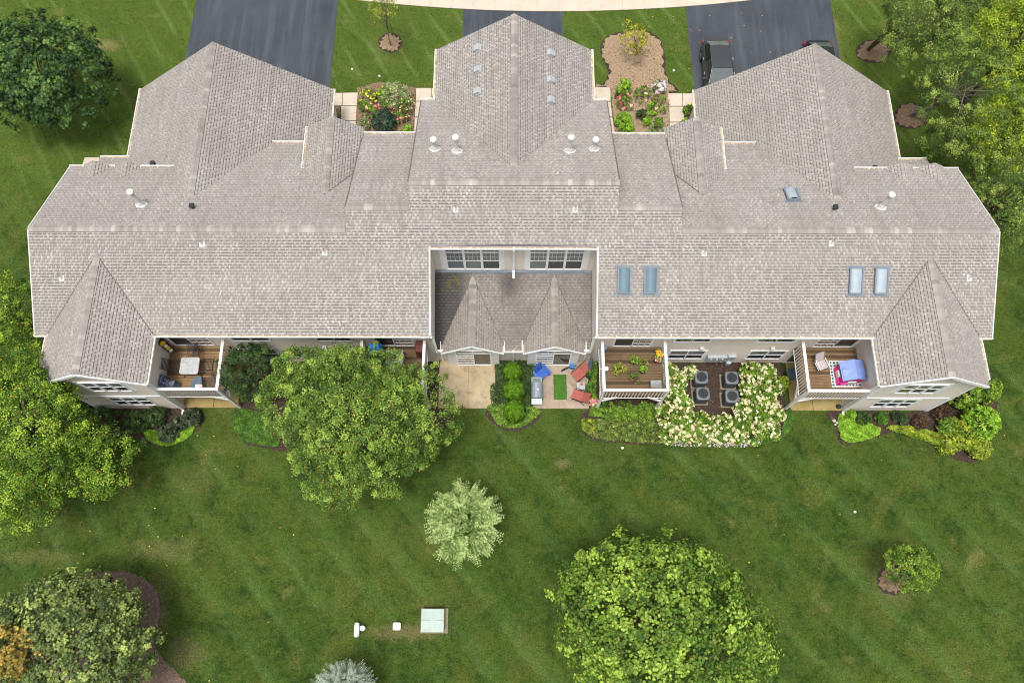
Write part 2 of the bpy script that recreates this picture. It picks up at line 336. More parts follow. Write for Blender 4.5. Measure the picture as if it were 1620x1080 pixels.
# ---------------------------------------------------------------- mesh helpers
class MB:
    def __init__(s): s.v = []; s.f = []; s.m = []
    def add(s, vs, fs, mi=0):
        o = len(s.v); s.v += [tuple(p) for p in vs]
        s.f += [tuple(i + o for i in f) for f in fs]; s.m += [mi] * len(fs); return s
    def box(s, a, b, mi=0):
        x0, y0, z0 = a; x1, y1, z1 = b
        return s.add([(x0, y0, z0), (x1, y0, z0), (x1, y1, z0), (x0, y1, z0), (x0, y0, z1), (x1, y0, z1), (x1, y1, z1), (x0, y1, z1)],
                     [(3, 2, 1, 0), (4, 5, 6, 7), (0, 1, 5, 4), (1, 2, 6, 5), (2, 3, 7, 6), (3, 0, 4, 7)], mi)
    def bar(s, p0, p1, wd, h, mi=0, up=(0, 0, 1)):
        p0 = Vector(p0); p1 = Vector(p1); d = (p1 - p0).normalized(); u = Vector(up)
        sdv = d.cross(u)
        if sdv.length < 1e-4: sdv = d.cross(Vector((0, 1, 0)))
        sdv.normalize(); u = sdv.cross(d); a = sdv * wd / 2; b = u * h / 2
        vs = [p0 - a - b, p0 + a - b, p0 + a + b, p0 - a + b, p1 - a - b, p1 + a - b, p1 + a + b, p1 - a + b]
        return s.add(vs, [(0, 1, 2, 3), (7, 6, 5, 4), (0, 4, 5, 1), (1, 5, 6, 2), (2, 6, 7, 3), (3, 7, 4, 0)], mi)
    def cyl(s, p0, p1, r0, r1=None, n=10, mi=0, cap=True):
        r1 = r0 if r1 is None else r1
        p0 = Vector(p0); p1 = Vector(p1); d = (p1 - p0).normalized(); a = d.orthogonal().normalized(); b = d.cross(a)
        vs = []
        for p, r in ((p0, r0), (p1, r1)):
            for i in range(n):
                t = 2 * math.pi * i / n; vs.append(p + a * math.cos(t) * r + b * math.sin(t) * r)
        fs = [(i, (i + 1) % n, n + (i + 1) % n, n + i) for i in range(n)]
        if cap: fs += [tuple(range(n - 1, -1, -1)), tuple(range(n, 2 * n))]
        return s.add(vs, fs, mi)
    def tube(s, pts, rs, n=7, mi=0):
        for i in range(len(pts) - 1):
            s.cyl(pts[i], pts[i + 1], rs[i], rs[i + 1], n, mi, i == len(pts) - 2)
        return s
    def rbox(s, a, b, r, mi=0, k=3):       # box with rounded vertical corners
        x0, y0, z0 = a; x1, y1, z1 = b; pts = []
        for cx, cy, t0 in ((x1 - r, y1 - r, 0), (x0 + r, y1 - r, 90), (x0 + r, y0 + r, 180), (x1 - r, y0 + r, 270)):
            for i in range(k + 1):
                t = R(t0 + 90 * i / k); pts.append((cx + r * math.cos(t), cy + r * math.sin(t)))
        return s.prism(pts, z0, z1, mi)
    def prism(s, pts, z0, z1, mi=0, side=None):
        n = len(pts); vs = [(p[0], p[1], z0) for p in pts] + [(p[0], p[1], z1) for p in pts]
        s.add(vs, [(i, (i + 1) % n, n + (i + 1) % n, n + i) for i in range(n)], mi if side is None else side)
        o = len(s.v) - 2 * n
        s.f += [tuple(o + n + i for i in range(n)), tuple(o + i for i in range(n - 1, -1, -1))]; s.m += [mi, mi]
        return s
    def xf(s, M):
        s.v = [tuple(M @ Vector(p)) for p in s.v]; return s
def finish(me, mats, smooth=False):
    for m in mats if isinstance(mats, (list, tuple)) else [mats]: me.materials.append(MATS[m])
    if smooth:
        me.polygons.foreach_set('use_smooth', [True] * len(me.polygons))
    return me
def link(name, me, parent=None, kind=None):
    o = bpy.data.objects.new(name, me); COL.objects.link(o)
    if parent is not None: o.parent = parent
    if kind: o['kind'] = kind
    return o
def part(name, mb, mats, parent=None, kind=None, smooth=False, bevel=0):
    me = bpy.data.meshes.new(name); me.from_pydata(mb.v, [], mb.f)
    if len(set(mb.m)) > 1 or (mb.m and mb.m[0]): me.polygons.foreach_set('material_index', mb.m)
    finish(me, mats, smooth); me.update()
    o = link(name, me, parent, kind)
    if bevel:
        b = o.modifiers.new('bevel', 'BEVEL'); b.width = bevel; b.segments = 2; b.limit_method = 'ANGLE'; b.angle_limit = R(40)
    return o
def thing(name, label, cat, group=None, loc=(0, 0, 0), rz=0):
    o = bpy.data.objects.new(name, None); COL.objects.link(o); o.empty_display_size = .3
    o.location = loc; o.rotation_euler = (0, 0, rz); return tag(o, label, cat, group)
def tag(o, label=None, cat=None, group=None, kind=None):
    if label: o['label'] = label
    if cat: o['category'] = cat
    if group: o['group'] = group
    if kind: o['kind'] = kind
    return o
def copy_tree(o, parent=None):
    c = o.copy(); COL.objects.link(c); c.parent = parent
    for ch in list(o.children): copy_tree(ch, c)
    return c
def np_quads(name, V, mats, parent=None, kind=None, attrs=None, mi=None, smooth=False):
    """V: (n,4,3) array of quads"""
    n = len(V); me = bpy.data.meshes.new(name)
    me.vertices.add(n * 4); me.vertices.foreach_set('co', V.reshape(-1).astype(np.float32))
    me.loops.add(n * 4); me.loops.foreach_set('vertex_index', np.arange(n * 4, dtype=np.int32))
    me.polygons.add(n); me.polygons.foreach_set('loop_start', np.arange(0, n * 4, 4, dtype=np.int32))
    if mi is not None: me.polygons.foreach_set('material_index', mi.astype(np.int32))
    for k, a in (attrs or {}).items():
        at = me.attributes.new(k, 'FLOAT', 'FACE'); at.data.foreach_set('value', a.astype(np.float32))
    finish(me, mats); me.update(calc_edges=True)
    return link(name, me, parent, kind)
def nrm(a): return a / np.maximum(np.linalg.norm(a, axis=-1, keepdims=True), 1e-9)
def leaf_quads(P, N, size, asp, rng, T=None):
    n = len(P)
    if T is None: T = rng.normal(size=(n, 3))
    T = nrm(T - (T * N).sum(1, keepdims=True) * N); B = np.cross(N, T)
    s = (np.ones(n) * size if np.isscalar(size) else size)[:, None]
    mid = P + N * s * .12
    return np.stack([P - T * s * .5, mid + B * s * asp * .5, P + T * s * .5, mid - B * s * asp * .5], 1)
def smooth_px(pts, per=6):
    n = len(pts); out = []
    for i in range(n):
        p0, p1, p2, p3 = (np.array(pts[(i + k) % n], float) for k in (-1, 0, 1, 2))
        for j in range(per):
            t = j / per
            out.append(tuple(.5 * ((2 * p1) + (-p0 + p2) * t + (2 * p0 - 5 * p1 + 4 * p2 - p3) * t * t + (-p0 + 3 * p1 - 3 * p2 + p3) * t ** 3)))
    return out
def inside(poly, P):
    c = np.zeros(len(P), bool); n = len(poly)
    for i in range(n):
        x0, y0 = poly[i]; x1, y1 = poly[(i + 1) % n]
        if y0 == y1: continue
        k = ((y0 > P[:, 1]) != (y1 > P[:, 1])) & (P[:, 0] < (x1 - x0) * (P[:, 1] - y0) / (y1 - y0) + x0); c ^= k
    return c
def sample_poly(poly, n, rng):
    a = np.array(poly); lo, hi = a.min(0), a.max(0)
    P = rng.uniform(lo, hi, size=(n * 4, 2)); P = P[inside(poly, P)]
    return P[:n]
def poly_area(p):
    a = np.array(p); return abs(np.dot(a[:, 0], np.roll(a[:, 1], -1)) - np.dot(a[:, 1], np.roll(a[:, 0], -1))) / 2
def flat(name, poly, z, mat, parent=None, kind=None, thick=0.0):
    me = bpy.data.meshes.new(name)
    import mathutils.geometry as mg
    if poly_signed(poly) < 0: poly = poly[::-1]
    tris = mg.tessellate_polygon([[Vector((p[0], p[1], 0)) for p in poly]]); n = len(poly)
    vs = [(p[0], p[1], z) for p in poly]; fs = []
    for t in tris:
        a, b, c = (Vector(poly[i]) for i in t)
        fs.append(t if (b - a).cross(c - a) > 0 else t[::-1])
    if thick:
        vs += [(p[0], p[1], z - thick) for p in poly]
        fs += [(i, n + i, n + (i + 1) % n, (i + 1) % n) for i in range(n)]
    me.from_pydata(vs, [], fs); finish(me, mat); me.update()
    return link(name, me, parent, kind)
def poly_signed(p):
    a = np.array([(q[0], q[1]) for q in p]); return (np.dot(a[:, 0], np.roll(a[:, 1], -1)) - np.dot(a[:, 1], np.roll(a[:, 0], -1))) / 2
def W(px, z=0): return [tuple(G(u, v, z)[:2]) for u, v in px]
# ================================================================ THE SETTING: ground
rng = np.random.default_rng(7)
rnd = random.Random(11)
flat('lawn', [(-400, -350), (400, -350), (400, 450), (-400, 450)], 0.0, 'lawn_grass', kind='structure')
# driveways
DRV = {'left': [(311, 0), (296, 80), (286, 136), (520, 150), (522, 135), (535, 0)],
       'middle': [(733, 8), (731, 60), (731, 130), (891, 130), (891, 60), (890, 8)],
       'right': [(1083, 0), (1098, 140), (1100, 150), (1336, 136), (1328, 88), (1313, 0)]}
def ext(p, q, ynew, **k):
    ynew = 41. if ynew == 36 else ynew
    return ext_(p, q, ynew)
def ext_(p, q, ynew):                                  # extend world line p->q to a given y
    t = (ynew - p[1]) / (q[1] - p[1]); return (p[0] + (q[0] - p[0]) * t, ynew)
drv_polys = []
for k, v in DRV.items():
    p = W(v)
    if k == 'middle': poly = [ext(p[1], p[0], 36), p[1], (p[2][0], 28.5), (p[3][0], 28.5), p[4], ext(p[4], p[5], 36)]
    else: poly = [ext(p[1], p[0], 36), p[1], (p[2][0], 27.8), (p[3][0], 27.8), p[4], ext(p[4], p[5], 36)]
    drv_polys.append(poly)
    pj = []
    for i_ in range(len(poly)):
        a_, b_ = np.array(poly[i_]), np.array(poly[(i_ + 1) % len(poly)]); n_ = max(1, int(np.linalg.norm(b_ - a_) / .12))
        for j_ in range(n_): pj.append(tuple(a_ + (b_ - a_) * j_ / n_ + rng.normal(0, .014, 2)))
    poly = pj
    flat('driveway', poly, 0.010, 'asphalt', kind='structure')
# curved pavement of concrete slabs, with the road beyond
A, B_, C_ = [np.array(G(u, v)[:2]) for u, v in ((560, 0.5), (858, 18.8), (1190, 1))]
def circ(a, b, c):
    ax, ay = a; bx, by = b; cx, cy = c
    d = 2 * (ax * (by - cy) + bx * (cy - ay) + cx * (ay - by))
    ux = ((ax * ax + ay * ay) * (by - cy) + (bx * bx + by * by) * (cy - ay) + (cx * cx + cy * cy) * (ay - by)) / d
    uy = ((ax * ax + ay * ay) * (cx - bx) + (bx * bx + by * by) * (ax - cx) + (cx * cx + cy * cy) * (bx - ax)) / d
    return np.array([ux, uy]), math.hypot(ax - ux, ay - uy)
CC, CR = circ(A, B_, C_)
def arc(r, t): return (CC[0] + r * math.sin(t), CC[1] - r * math.cos(t))
pv = flat('pavement', [arc(CR, (i - 14) * .045) for i in range(29)] + [arc(CR - 1.62, (14 - i) * .045) for i in range(29)], 0.014, 'sidewalk_concrete', kind='structure')
flat('road', [arc(CR - 1.9, (i - 14) * .045) for i in range(29)] + [(30, 90), (-30, 90)], 0.006, 'road_asphalt', kind='structure')
kb = MB()
for i in range(56):
    a, b = (i - 28) * .0225, (i - 27) * .0225
    q4 = [arc(CR - 1.62, a), arc(CR - 1.62, b), arc(CR - 1.9, b), arc(CR - 1.9, a)]
    kb.prism(q4, 0, .13)
part('kerb', kb, 'sidewalk_concrete', None, 'structure')
SL = 1.36; th = SL / CR; t00 = math.atan2(G(850, 18)[0] - CC[0], CC[1] - G(850, 18)[1])
for i in range(-13, 14):
    a = t00 + i * th + .008 / CR; b = t00 + (i + 1) * th - .008 / CR
    mb = MB(); mb.prism([arc(CR, a), arc(CR, b), arc(CR - 1.6, b), arc(CR - 1.6, a)][::1], .014, .05 + rnd.uniform(0, .006))
    part('slab', mb, 'sidewalk_concrete', pv)
def slabs(name, quads, z, mat, label=None):
    al = [p for qd in quads for p in qd]
    xs = [p[0] for p in al]; ys = [p[1] for p in al]
    base = flat(name, [(min(xs) + .01, min(ys) + .01), (max(xs) - .01, min(ys) + .01), (max(xs) - .01, max(ys) - .01), (min(xs) + .01, max(ys) - .01)] if len(quads) < 3 and name == 'patio' else quads[0], 0.008, mat, kind='structure')
    for qd in quads:
        c = np.mean(np.array(qd), 0); qq = []
        for p in qd:
            d = np.array(p) - c; qq.append(tuple(c + d * (1 - .011 / max(np.linalg.norm(d), .1))))
        if poly_signed(qq) < 0: qq = qq[::-1]
        mb = MB(); mb.prism(qq, .009, z + rnd.uniform(0, .005)); part('slab', mb, mat, base)
    return base
# front walks
wz = .045
def Q(*px): return W(px, wz)
slabs('path', [Q((518, 147.5), (542, 147), (541.5, 167), (518, 167)), Q((542.6, 147), (566, 146.5), (564.5, 167.3), (542, 167.3)),
               Q((539.5, 168), (564.4, 168), (563, 191), (539, 191)), Q((539, 192), (563, 192), (560, 216), (537, 216)), Q((536, 217), (560, 217), (558, 240), (534, 240))], wz, 'sidewalk_concrete')
slabs('path', [Q((658, 139.5), (682, 139.5), (682, 158), (658, 160)), Q((682.6, 139.5), (706, 139.5), (706, 158), (682.6, 158)), Q((657.5, 161), (672, 160), (672, 185), (656, 185)), Q((656, 186), (672, 186), (672, 215), (655, 215))], wz, 'sidewalk_concrete')
slabs('path', [Q((941, 138), (964, 138), (966, 142), (966, 160), (941, 160)), Q((918, 138), (940.4, 138), (940.4, 160), (918, 160)), Q((950, 161), (966, 161), (969, 185), (952, 185)), Q((953, 186), (969, 186), (973, 212), (955, 212))], wz, 'sidewalk_concrete')
slabs('path', [Q((1057, 148), (1079.5, 148), (1080, 168), (1058, 168)), Q((1080, 148), (1106, 148), (1107, 168), (1080.6, 168)),
               Q((1058.5, 169), (1081, 169), (1082.7, 193), (1059.5, 193)), Q((1059.6, 194), (1082.8, 194), (1085, 218), (1061, 218))], wz, 'sidewalk_concrete')
slabs('path', [Q((134, 249), (158, 249), (152, 266), (128, 266)), Q((158.6, 249), (180, 249), (175, 266), (152.6, 266))], wz, 'sidewalk_concrete')
# patios
pz = .06
def P4(u0, u1, z=pz, yb=12.9, vb=646): # slab rectangle by pixel columns at the far edge
    y1 = G(810, vb, z)[1]; xa = G(u0, vb, z)[0]; xb = G(u1, vb, z)[0]
    return [(xa, y1), (xb, y1), (xb, yb), (xa, yb)]
slabs('patio', [P4(694 - 1, 740), P4(741, 783)], pz, 'patio_concrete')
slabs('patio', [P4(843, 884), P4(885, 932)], pz, 'patio_concrete_brown')
slabs('patio', [P4(289, 337), P4(338, 376)], pz, 'patio_concrete_green')
slabs('patio', [P4(1251, 1286, vb=648), P4(1287, 1334, vb=648)], pz, 'patio_concrete_green')

# mulch beds
def chips(bed_o, poly, n, mat, z):
    P = sample_poly(poly, n, rng); n = len(P)
    P3 = np.c_[P, np.full(n, z) + rng.uniform(.005, .03, n)]
    N = nrm(np.c_[rng.normal(0, .35, (n, 2)), np.ones(n)])
    np_quads('mulch_chips', leaf_quads(P3, N, rng.uniform(.05, .13, n), .45, rng), mat, bed_o, 'stuff', {'rnd': rng.random(n)})
def bed(px, mat, z=.02, chipmat='mulch_chip_dark', dens=45, trench=False, smooth=True, world=None):
    pts = world or W(smooth_px(px, 7) if smooth else px)
    pj = []
    for i_ in range(len(pts)):
        a_, b_ = np.array(pts[i_]), np.array(pts[(i_ + 1) % len(pts)]); n_ = max(1, int(np.linalg.norm(b_ - a_) / .13))
        for j_ in range(n_): pj.append(tuple(a_ + (b_ - a_) * j_ / n_ + rng.normal(0, .03, 2)))
    pts = pj if not trench else [(x + rng.normal(0, .02), y + rng.normal(0, .02)) for x, y in pts]
    if trench:
        tr = flat('bed_trench', pts, z - .012, 'mulch_trench', kind='structure')
        c = np.mean(np.array(pts), 0); inner = []
        n = len(pts); a = np.array(pts)
        tg = np.roll(a, -1, 0) - np.roll(a, 1, 0); nr_ = nrm(np.c_[-tg[:, 1], tg[:, 0]]) * (1 if poly_signed(pts) > 0 else -1)
        wd = np.array([.12 + .07 * math.sin(i * 1.3) + .06 * math.sin(i * .37 + 1) for i in range(n)])[:, None]
        pts2 = [tuple(p) for p in a + nr_ * np.maximum(wd, .03)]
    else: pts2 = pts
    o = flat('mulch_bed', pts2, z, mat, kind='structure')
    chips(o, pts2, int(poly_area(pts2) * dens), chipmat, z)
    return pts2
def ringpx(u, v, a, b, n=9):
    return [(u + a * math.cos(2 * math.pi * i / n) * rnd.uniform(.97, 1.03), v + b * math.sin(2 * math.pi * i / n) * rnd.uniform(.97, 1.03)) for i in range(n)]
BEDS = {}
BEDS['wing_left'] = bed([(75, 600), (66, 628), (48, 650), (50, 690), (95, 705), (150, 694), (205, 690), (232, 702), (262, 706), (290, 696), (315, 676), (322, 660), (312, 646), (250, 644), (160, 644), (150, 620), (100, 580)], 'mulch_dark', dens=60)
BEDS['left_mid'] = bed([(372, 648), (366, 668), (373, 688), (392, 703), (440, 713), (520, 716), (620, 712), (690, 690), (716, 664), (714, 649), (693, 646), (694, 600), (694, 573), (600, 572), (378, 573), (378, 620)], 'mulch_dark', dens=60, smooth=False)
BEDS['centre'] = bed([(785, 572), (842, 572), (843, 640), (856, 648), (853, 663), (838, 675), (815, 683), (793, 680), (778, 670), (768, 656), (766, 648), (784, 646)], 'mulch_dark', dens=80, smooth=False)
BEDS['right_mid'] = bed([(933, 573), (932, 645), (921, 652), (919, 668), (923, 684), (937, 695), (965, 700), (1010, 702), (1100, 705), (1190, 706), (1222, 700), (1243, 688), (1255, 668), (1256, 650), (1244, 646), (1236, 574)], 'mulch_dark', dens=60, smooth=False)
BEDS['wing_right'] = bed([(1317, 649), (1321, 675), (1326, 696), (1336, 703), (1352, 702), (1385, 692), (1412, 684), (1436, 688), (1465, 700), (1490, 716), (1520, 730), (1545, 728), (1562, 712), (1572, 680), (1578, 640), (1572, 600), (1558, 585), (1500, 590), (1458, 649)], 'mulch_dark', dens=60)
BEDS['corner_tree'] = bed([(-30, 1010), (30, 950), (110, 912), (180, 903), (220, 910), (246, 934), (256, 968), (244, 1000), (252, 1034), (280, 1062), (300, 1090), (290, 1130), (-60, 1130)], 'mulch_faded', dens=40, chipmat='mulch_chip')
BEDS['front_left'] = bed([(566, 139), (585, 134), (600, 130), (630, 134), (658, 139), (656, 180), (655, 222), (560, 222), (563, 190)], 'mulch_brown', dens=60, smooth=False)
BEDS['front_right'] = bed([(943, 138), (955, 132), (962, 118), (958, 103), (951, 90), (950, 75), (956, 62), (971, 53), (992, 49), (1013, 48), (1034, 54), (1046, 67), (1053, 94), (1053, 112), (1060, 130), (1072, 146), (1010, 150)], 'mulch_pale', dens=50, chipmat='mulch_chip', trench=True)
BEDS['front_right_low'] = bed([(967, 141), (1057, 141), (1058, 149), (1060, 222), (973, 222)], 'mulch_pale', dens=50, chipmat='mulch_chip', smooth=False, z=.024)
for (u, v, a, b, m) in ((617, 68, 19, 16, 'mulch_pale'), (1382, 82, 28, 19, 'mulch_brown'), (1441, 184, 28, 21, 'mulch_brown'), (1412, 916, 25, 24, 'mulch_brown')):
    bed(ringpx(u, v, a, b), m, chipmat='mulch_chip', dens=60, trench=True)
bed([(518, 168), (538.5, 168), (537, 216), (512, 216)], 'mulch_brown', smooth=False, dens=40)
bed([(1082, 169), (1107, 169), (1110, 218), (1086, 218)], 'mulch_brown', smooth=False, dens=40)
bed([(671, 161), (706, 161), (706, 215), (671, 215)], 'mulch_brown', smooth=False, dens=20, z=.005)

# short grass blades over everything the lawn shows in view
hard = [p for p in drv_polys] + list(BEDS.values())
N_ = 230000
Pg = np.c_[rng.uniform(-33, 33, N_), rng.uniform(-6.5, 37, N_)]
keep = ~((np.abs(Pg[:, 0]) < 22.3) & (Pg[:, 1] > 12.3) & (Pg[:, 1] < 23.3))
keep &= ~((np.abs(Pg[:, 0]) < 21.2) & (np.abs(Pg[:, 0]) > 10.4) & (Pg[:, 1] > 23) & (Pg[:, 1] < 28))
for (a, b) in ((-4.4, 4.2),): keep &= ~((Pg[:, 0] > a) & (Pg[:, 0] < b) & (Pg[:, 1] > 10.15) & (Pg[:, 1] < 12.6))
for (a, b) in ((-17.6, -14.2), (14.2, 17.6)): keep &= ~((Pg[:, 0] > a) & (Pg[:, 0] < b) & (Pg[:, 1] > 10.05) & (Pg[:, 1] < 12.6))
for p in hard: keep &= ~inside(p, Pg)
keep &= ((Pg[:, 0] - CC[0]) ** 2 + (Pg[:, 1] - CC[1]) ** 2) > (CR + .02) ** 2
for o in [o for o in SC.objects if o.name.startswith('slab') and o.parent and o.parent.name.startswith(('path', 'patio'))]:
    vs = [v.co[:2] for v in o.data.vertices]; vs = vs[:len(vs) // 2]
    keep &= ~inside([tuple(a) for a in vs], Pg)
Pg = Pg[keep]; n = len(Pg)
T = nrm(np.c_[rng.normal(0, .8, (n, 2)), np.ones(n)]); hgt = rng.uniform(.035, .09, n)
Bv = nrm(np.c_[rng.normal(0, 1, (n, 2)), np.zeros(n)]) * (rng.uniform(.012, .03, n))[:, None]
base_ = np.c_[Pg, np.zeros(n)]
Vg = np.stack([base_ - Bv, base_ + Bv, base_ + T * hgt[:, None] + Bv * .3, base_ + T * hgt[:, None] - Bv * .3], 1)
tag(np_quads('grass', Vg, 'lawn_grass', None, 'stuff'), 'short mown green grass covering the lawns around the building', 'grass')

# ================================================================ THE BUILDING
S = .471
bld = thing('townhouse_building', 'long beige townhouse block with grey brown shingle roofs and white trim', 'building')
zr = lambda y: 5.3 + S * (y - 12.5)                  # rear slope
Y1, Z1 = 17.0, 7.42; Y2, Z2 = 17.93, 7.86; Y3, Z3 = 18.97, 8.35
zf1 = lambda y: Z1 - S * (y - Y1); zf2 = lambda y: Z2 - S * (y - Y2); zf3 = lambda y: Z3 - S * (y - Y3)
EXP = .143
roof_root = {}
def roof_plane(poly, zfun, up, mat='shingle', thick=.16, seed=0, off=(0, 0)):
    """poly: (x,y) outline; zfun(x,y); up: unit (x,y) pointing up the slope"""
    rg = np.random.default_rng(100 + seed + int(abs(poly[0][0] * 7 + poly[0][1] * 13)))
    up = np.array(up, float); tdir = np.array([up[1], -up[0]])
    if poly_signed(poly) < 0: poly = poly[::-1]
    pts = [(x, y, zfun(x, y)) for x, y in poly]
    import mathutils.geometry as mg
    tris = mg.tessellate_polygon([[Vector((p[0], p[1], 0)) for p in pts]]); n = len(pts)
    mb = MB(); fs = []
    for t in tris:
        a, b, c = (Vector(poly[i]) for i in t); fs.append(tuple(t) if (b - a).cross(c - a) > 0 else tuple(t[::-1]))
    mb.add(pts + [(p[0], p[1], p[2] - thick) for p in pts], fs, 0)
    o = 0
    mb.f += [tuple(i + n for i in f[::-1]) for f in fs]; mb.m += [1] * len(fs)
    mb.f += [(i, i + n, (i + 1) % n + n, (i + 1) % n) for i in range(n)]; mb.m += [1] * n
    ro = part('roof', mb, ['shingle_butt', 'white_trim'], bld)
    # shingles
    P2 = np.array(poly); s_all = P2 @ up; t_all = P2 @ tdir
    p0 = np.array([0., 0.]); g = (zfun(*(p0 + up)) - zfun(0, 0))
    Ls = math.sqrt(1 + g * g); ds = EXP / Ls
    nrm3 = np.array([-up[0] * g, -up[1] * g, 1]) / Ls
    def ivals(s):
        xs = []
        for i in range(n):
            a, b = s_all[i], s_all[(i + 1) % n]
            if (a > s) != (b > s): xs.append(t_all[i] + (t_all[(i + 1) % n] - t_all[i]) * (s - a) / (b - a))
        xs.sort(); return [(xs[k], xs[k + 1]) for k in range(0, len(xs) - 1, 2)]
    out = []; rn = []; mi = []
    s = s_all.min(); smax = s_all.max()
    def pt(t, ss, h): 
        xy = up * ss + tdir * t; return np.array([xy[0], xy[1], zfun(xy[0], xy[1])]) + nrm3 * h
    off_ = 0.0
    while s < smax - .02:
        s1 = min(s + ds, smax); e = 1e-4
        lo, hi = ivals(s + e), ivals(s1 - e)
        if len(lo) != len(hi): lo = hi = ivals((s + s1) / 2)
        rowtone = rg.normal(0, .03); off_ += .12 + rg.uniform(-.03, .03)
        for (a0, a1), (b0, b1) in zip(lo, hi):
            cuts = []; tt = min(a0, b0); k_ = math.floor((tt - off_) / .24) - 1; t = off_ + k_ * .24
            while t < max(a1, b1):
                k_ += 1; tn = off_ + k_ * .24 + rg.uniform(-.035, .035); sw = rg.uniform(.06, .12) if rg.random() > .12 else 0
                cuts.append((t, tn - sw, True))
                if sw: cuts.append((tn - sw, tn, False))
                t = tn
            for (c0, c1, kd) in cuts:
                l0, l1 = max(c0, a0), min(c1, a1); u0, u1 = max(c0, b0), min(c1, b1)
                if l1 <= l0 and u1 <= u0: continue
                l0 = min(l0, a1); l1 = max(l1, a0); u0 = min(u0, b1); u1 = max(u1, b0)
                if l1 < l0: l0 = l1 = (l0 + l1) / 2
                if u1 < u0: u0 = u1 = (u0 + u1) / 2
                hb = .032 if kd else .012; ht = .003
                A_, B2, C2, D2 = pt(l0, s, hb), pt(l1, s, hb), pt(u1, s1, ht), pt(u0, s1, ht)
                base = (.37 if kd else .68) + rg.normal(0, .085) + rowtone
                out.append((A_, B2, C2, D2)); rn.append(base); mi.append(0)
                if kd and l1 - l0 > .02:
                    out.append((pt(l0, s, -.01), pt(l1, s, -.01), B2, A_)); rn.append(0); mi.append(1)
                    if s > s_all.min() + .01:
                        e_ = .03 / Ls; out.append((pt(l0, s - e_, .0235), pt(l1, s - e_, .0235), pt(l1, s, .027), pt(l0, s, .027))); rn.append(float(rg.uniform(0, .5))); mi.append(1)
        s = s1
    V = np.array(out)
    sgn = np.cross(V[0, 1] - V[0, 0], V[0, 3] - V[0, 0])[2]
    if sgn < 0: V = V[:, ::-1]
    np_quads('shingles', V, [mat, 'shingle_butt'], ro, 'stuff', {'rnd': np.clip(np.array(rn), 0, 1)}, np.array(mi))
    return ro
def caps(p0, p1, w_=.17, drop=.32, parent=None, tone=0.0, mat='shingle'):
    """ridge cap shingles from p0 to p1, folded over the ridge"""
    p0 = np.array(p0, float); p1 = np.array(p1, float); d = p1 - p0; L = np.linalg.norm(d); d /= L
    sd_ = np.array([-d[1], d[0], 0]); sd_ /= np.linalg.norm(sd_); n = int(L / .2); out = []; rn = []; mi = []
    for i in range(n):
        a = p0 + d * (L * i / n); b = p0 + d * (L * (i + 1) / n + .02)
        for sg in (-1, 1):
            dn = sd_ * sg * w_ + np.array([0, 0, -w_ * drop * 1.5])
            ha, hb = np.array([0, 0, .045]), np.array([0, 0, .06])
            qd = [a + ha, b + hb, b + hb + dn, a + ha + dn]
            if sg > 0: qd = qd[::-1]
            out.append(qd[::-1]); rn.append(0); mi.append(0)
            out.append([a + ha + dn, b + hb + dn, b + dn - np.array([0, 0, .03]), a + dn - np.array([0, 0, .03])]); rn.append(.0); mi.append(1)
        t = float(np.clip(rnd.gauss(.42, .12) + (.25 if rnd.random() < .2 else 0) + tone, 0, 1)); rn[-4] = t; rn[-2] = t
    np_quads('ridge_caps', np.array(out), [mat, 'shingle_butt'], parent or bld, 'stuff', {'rnd': np.array(rn)}, np.array(mi))

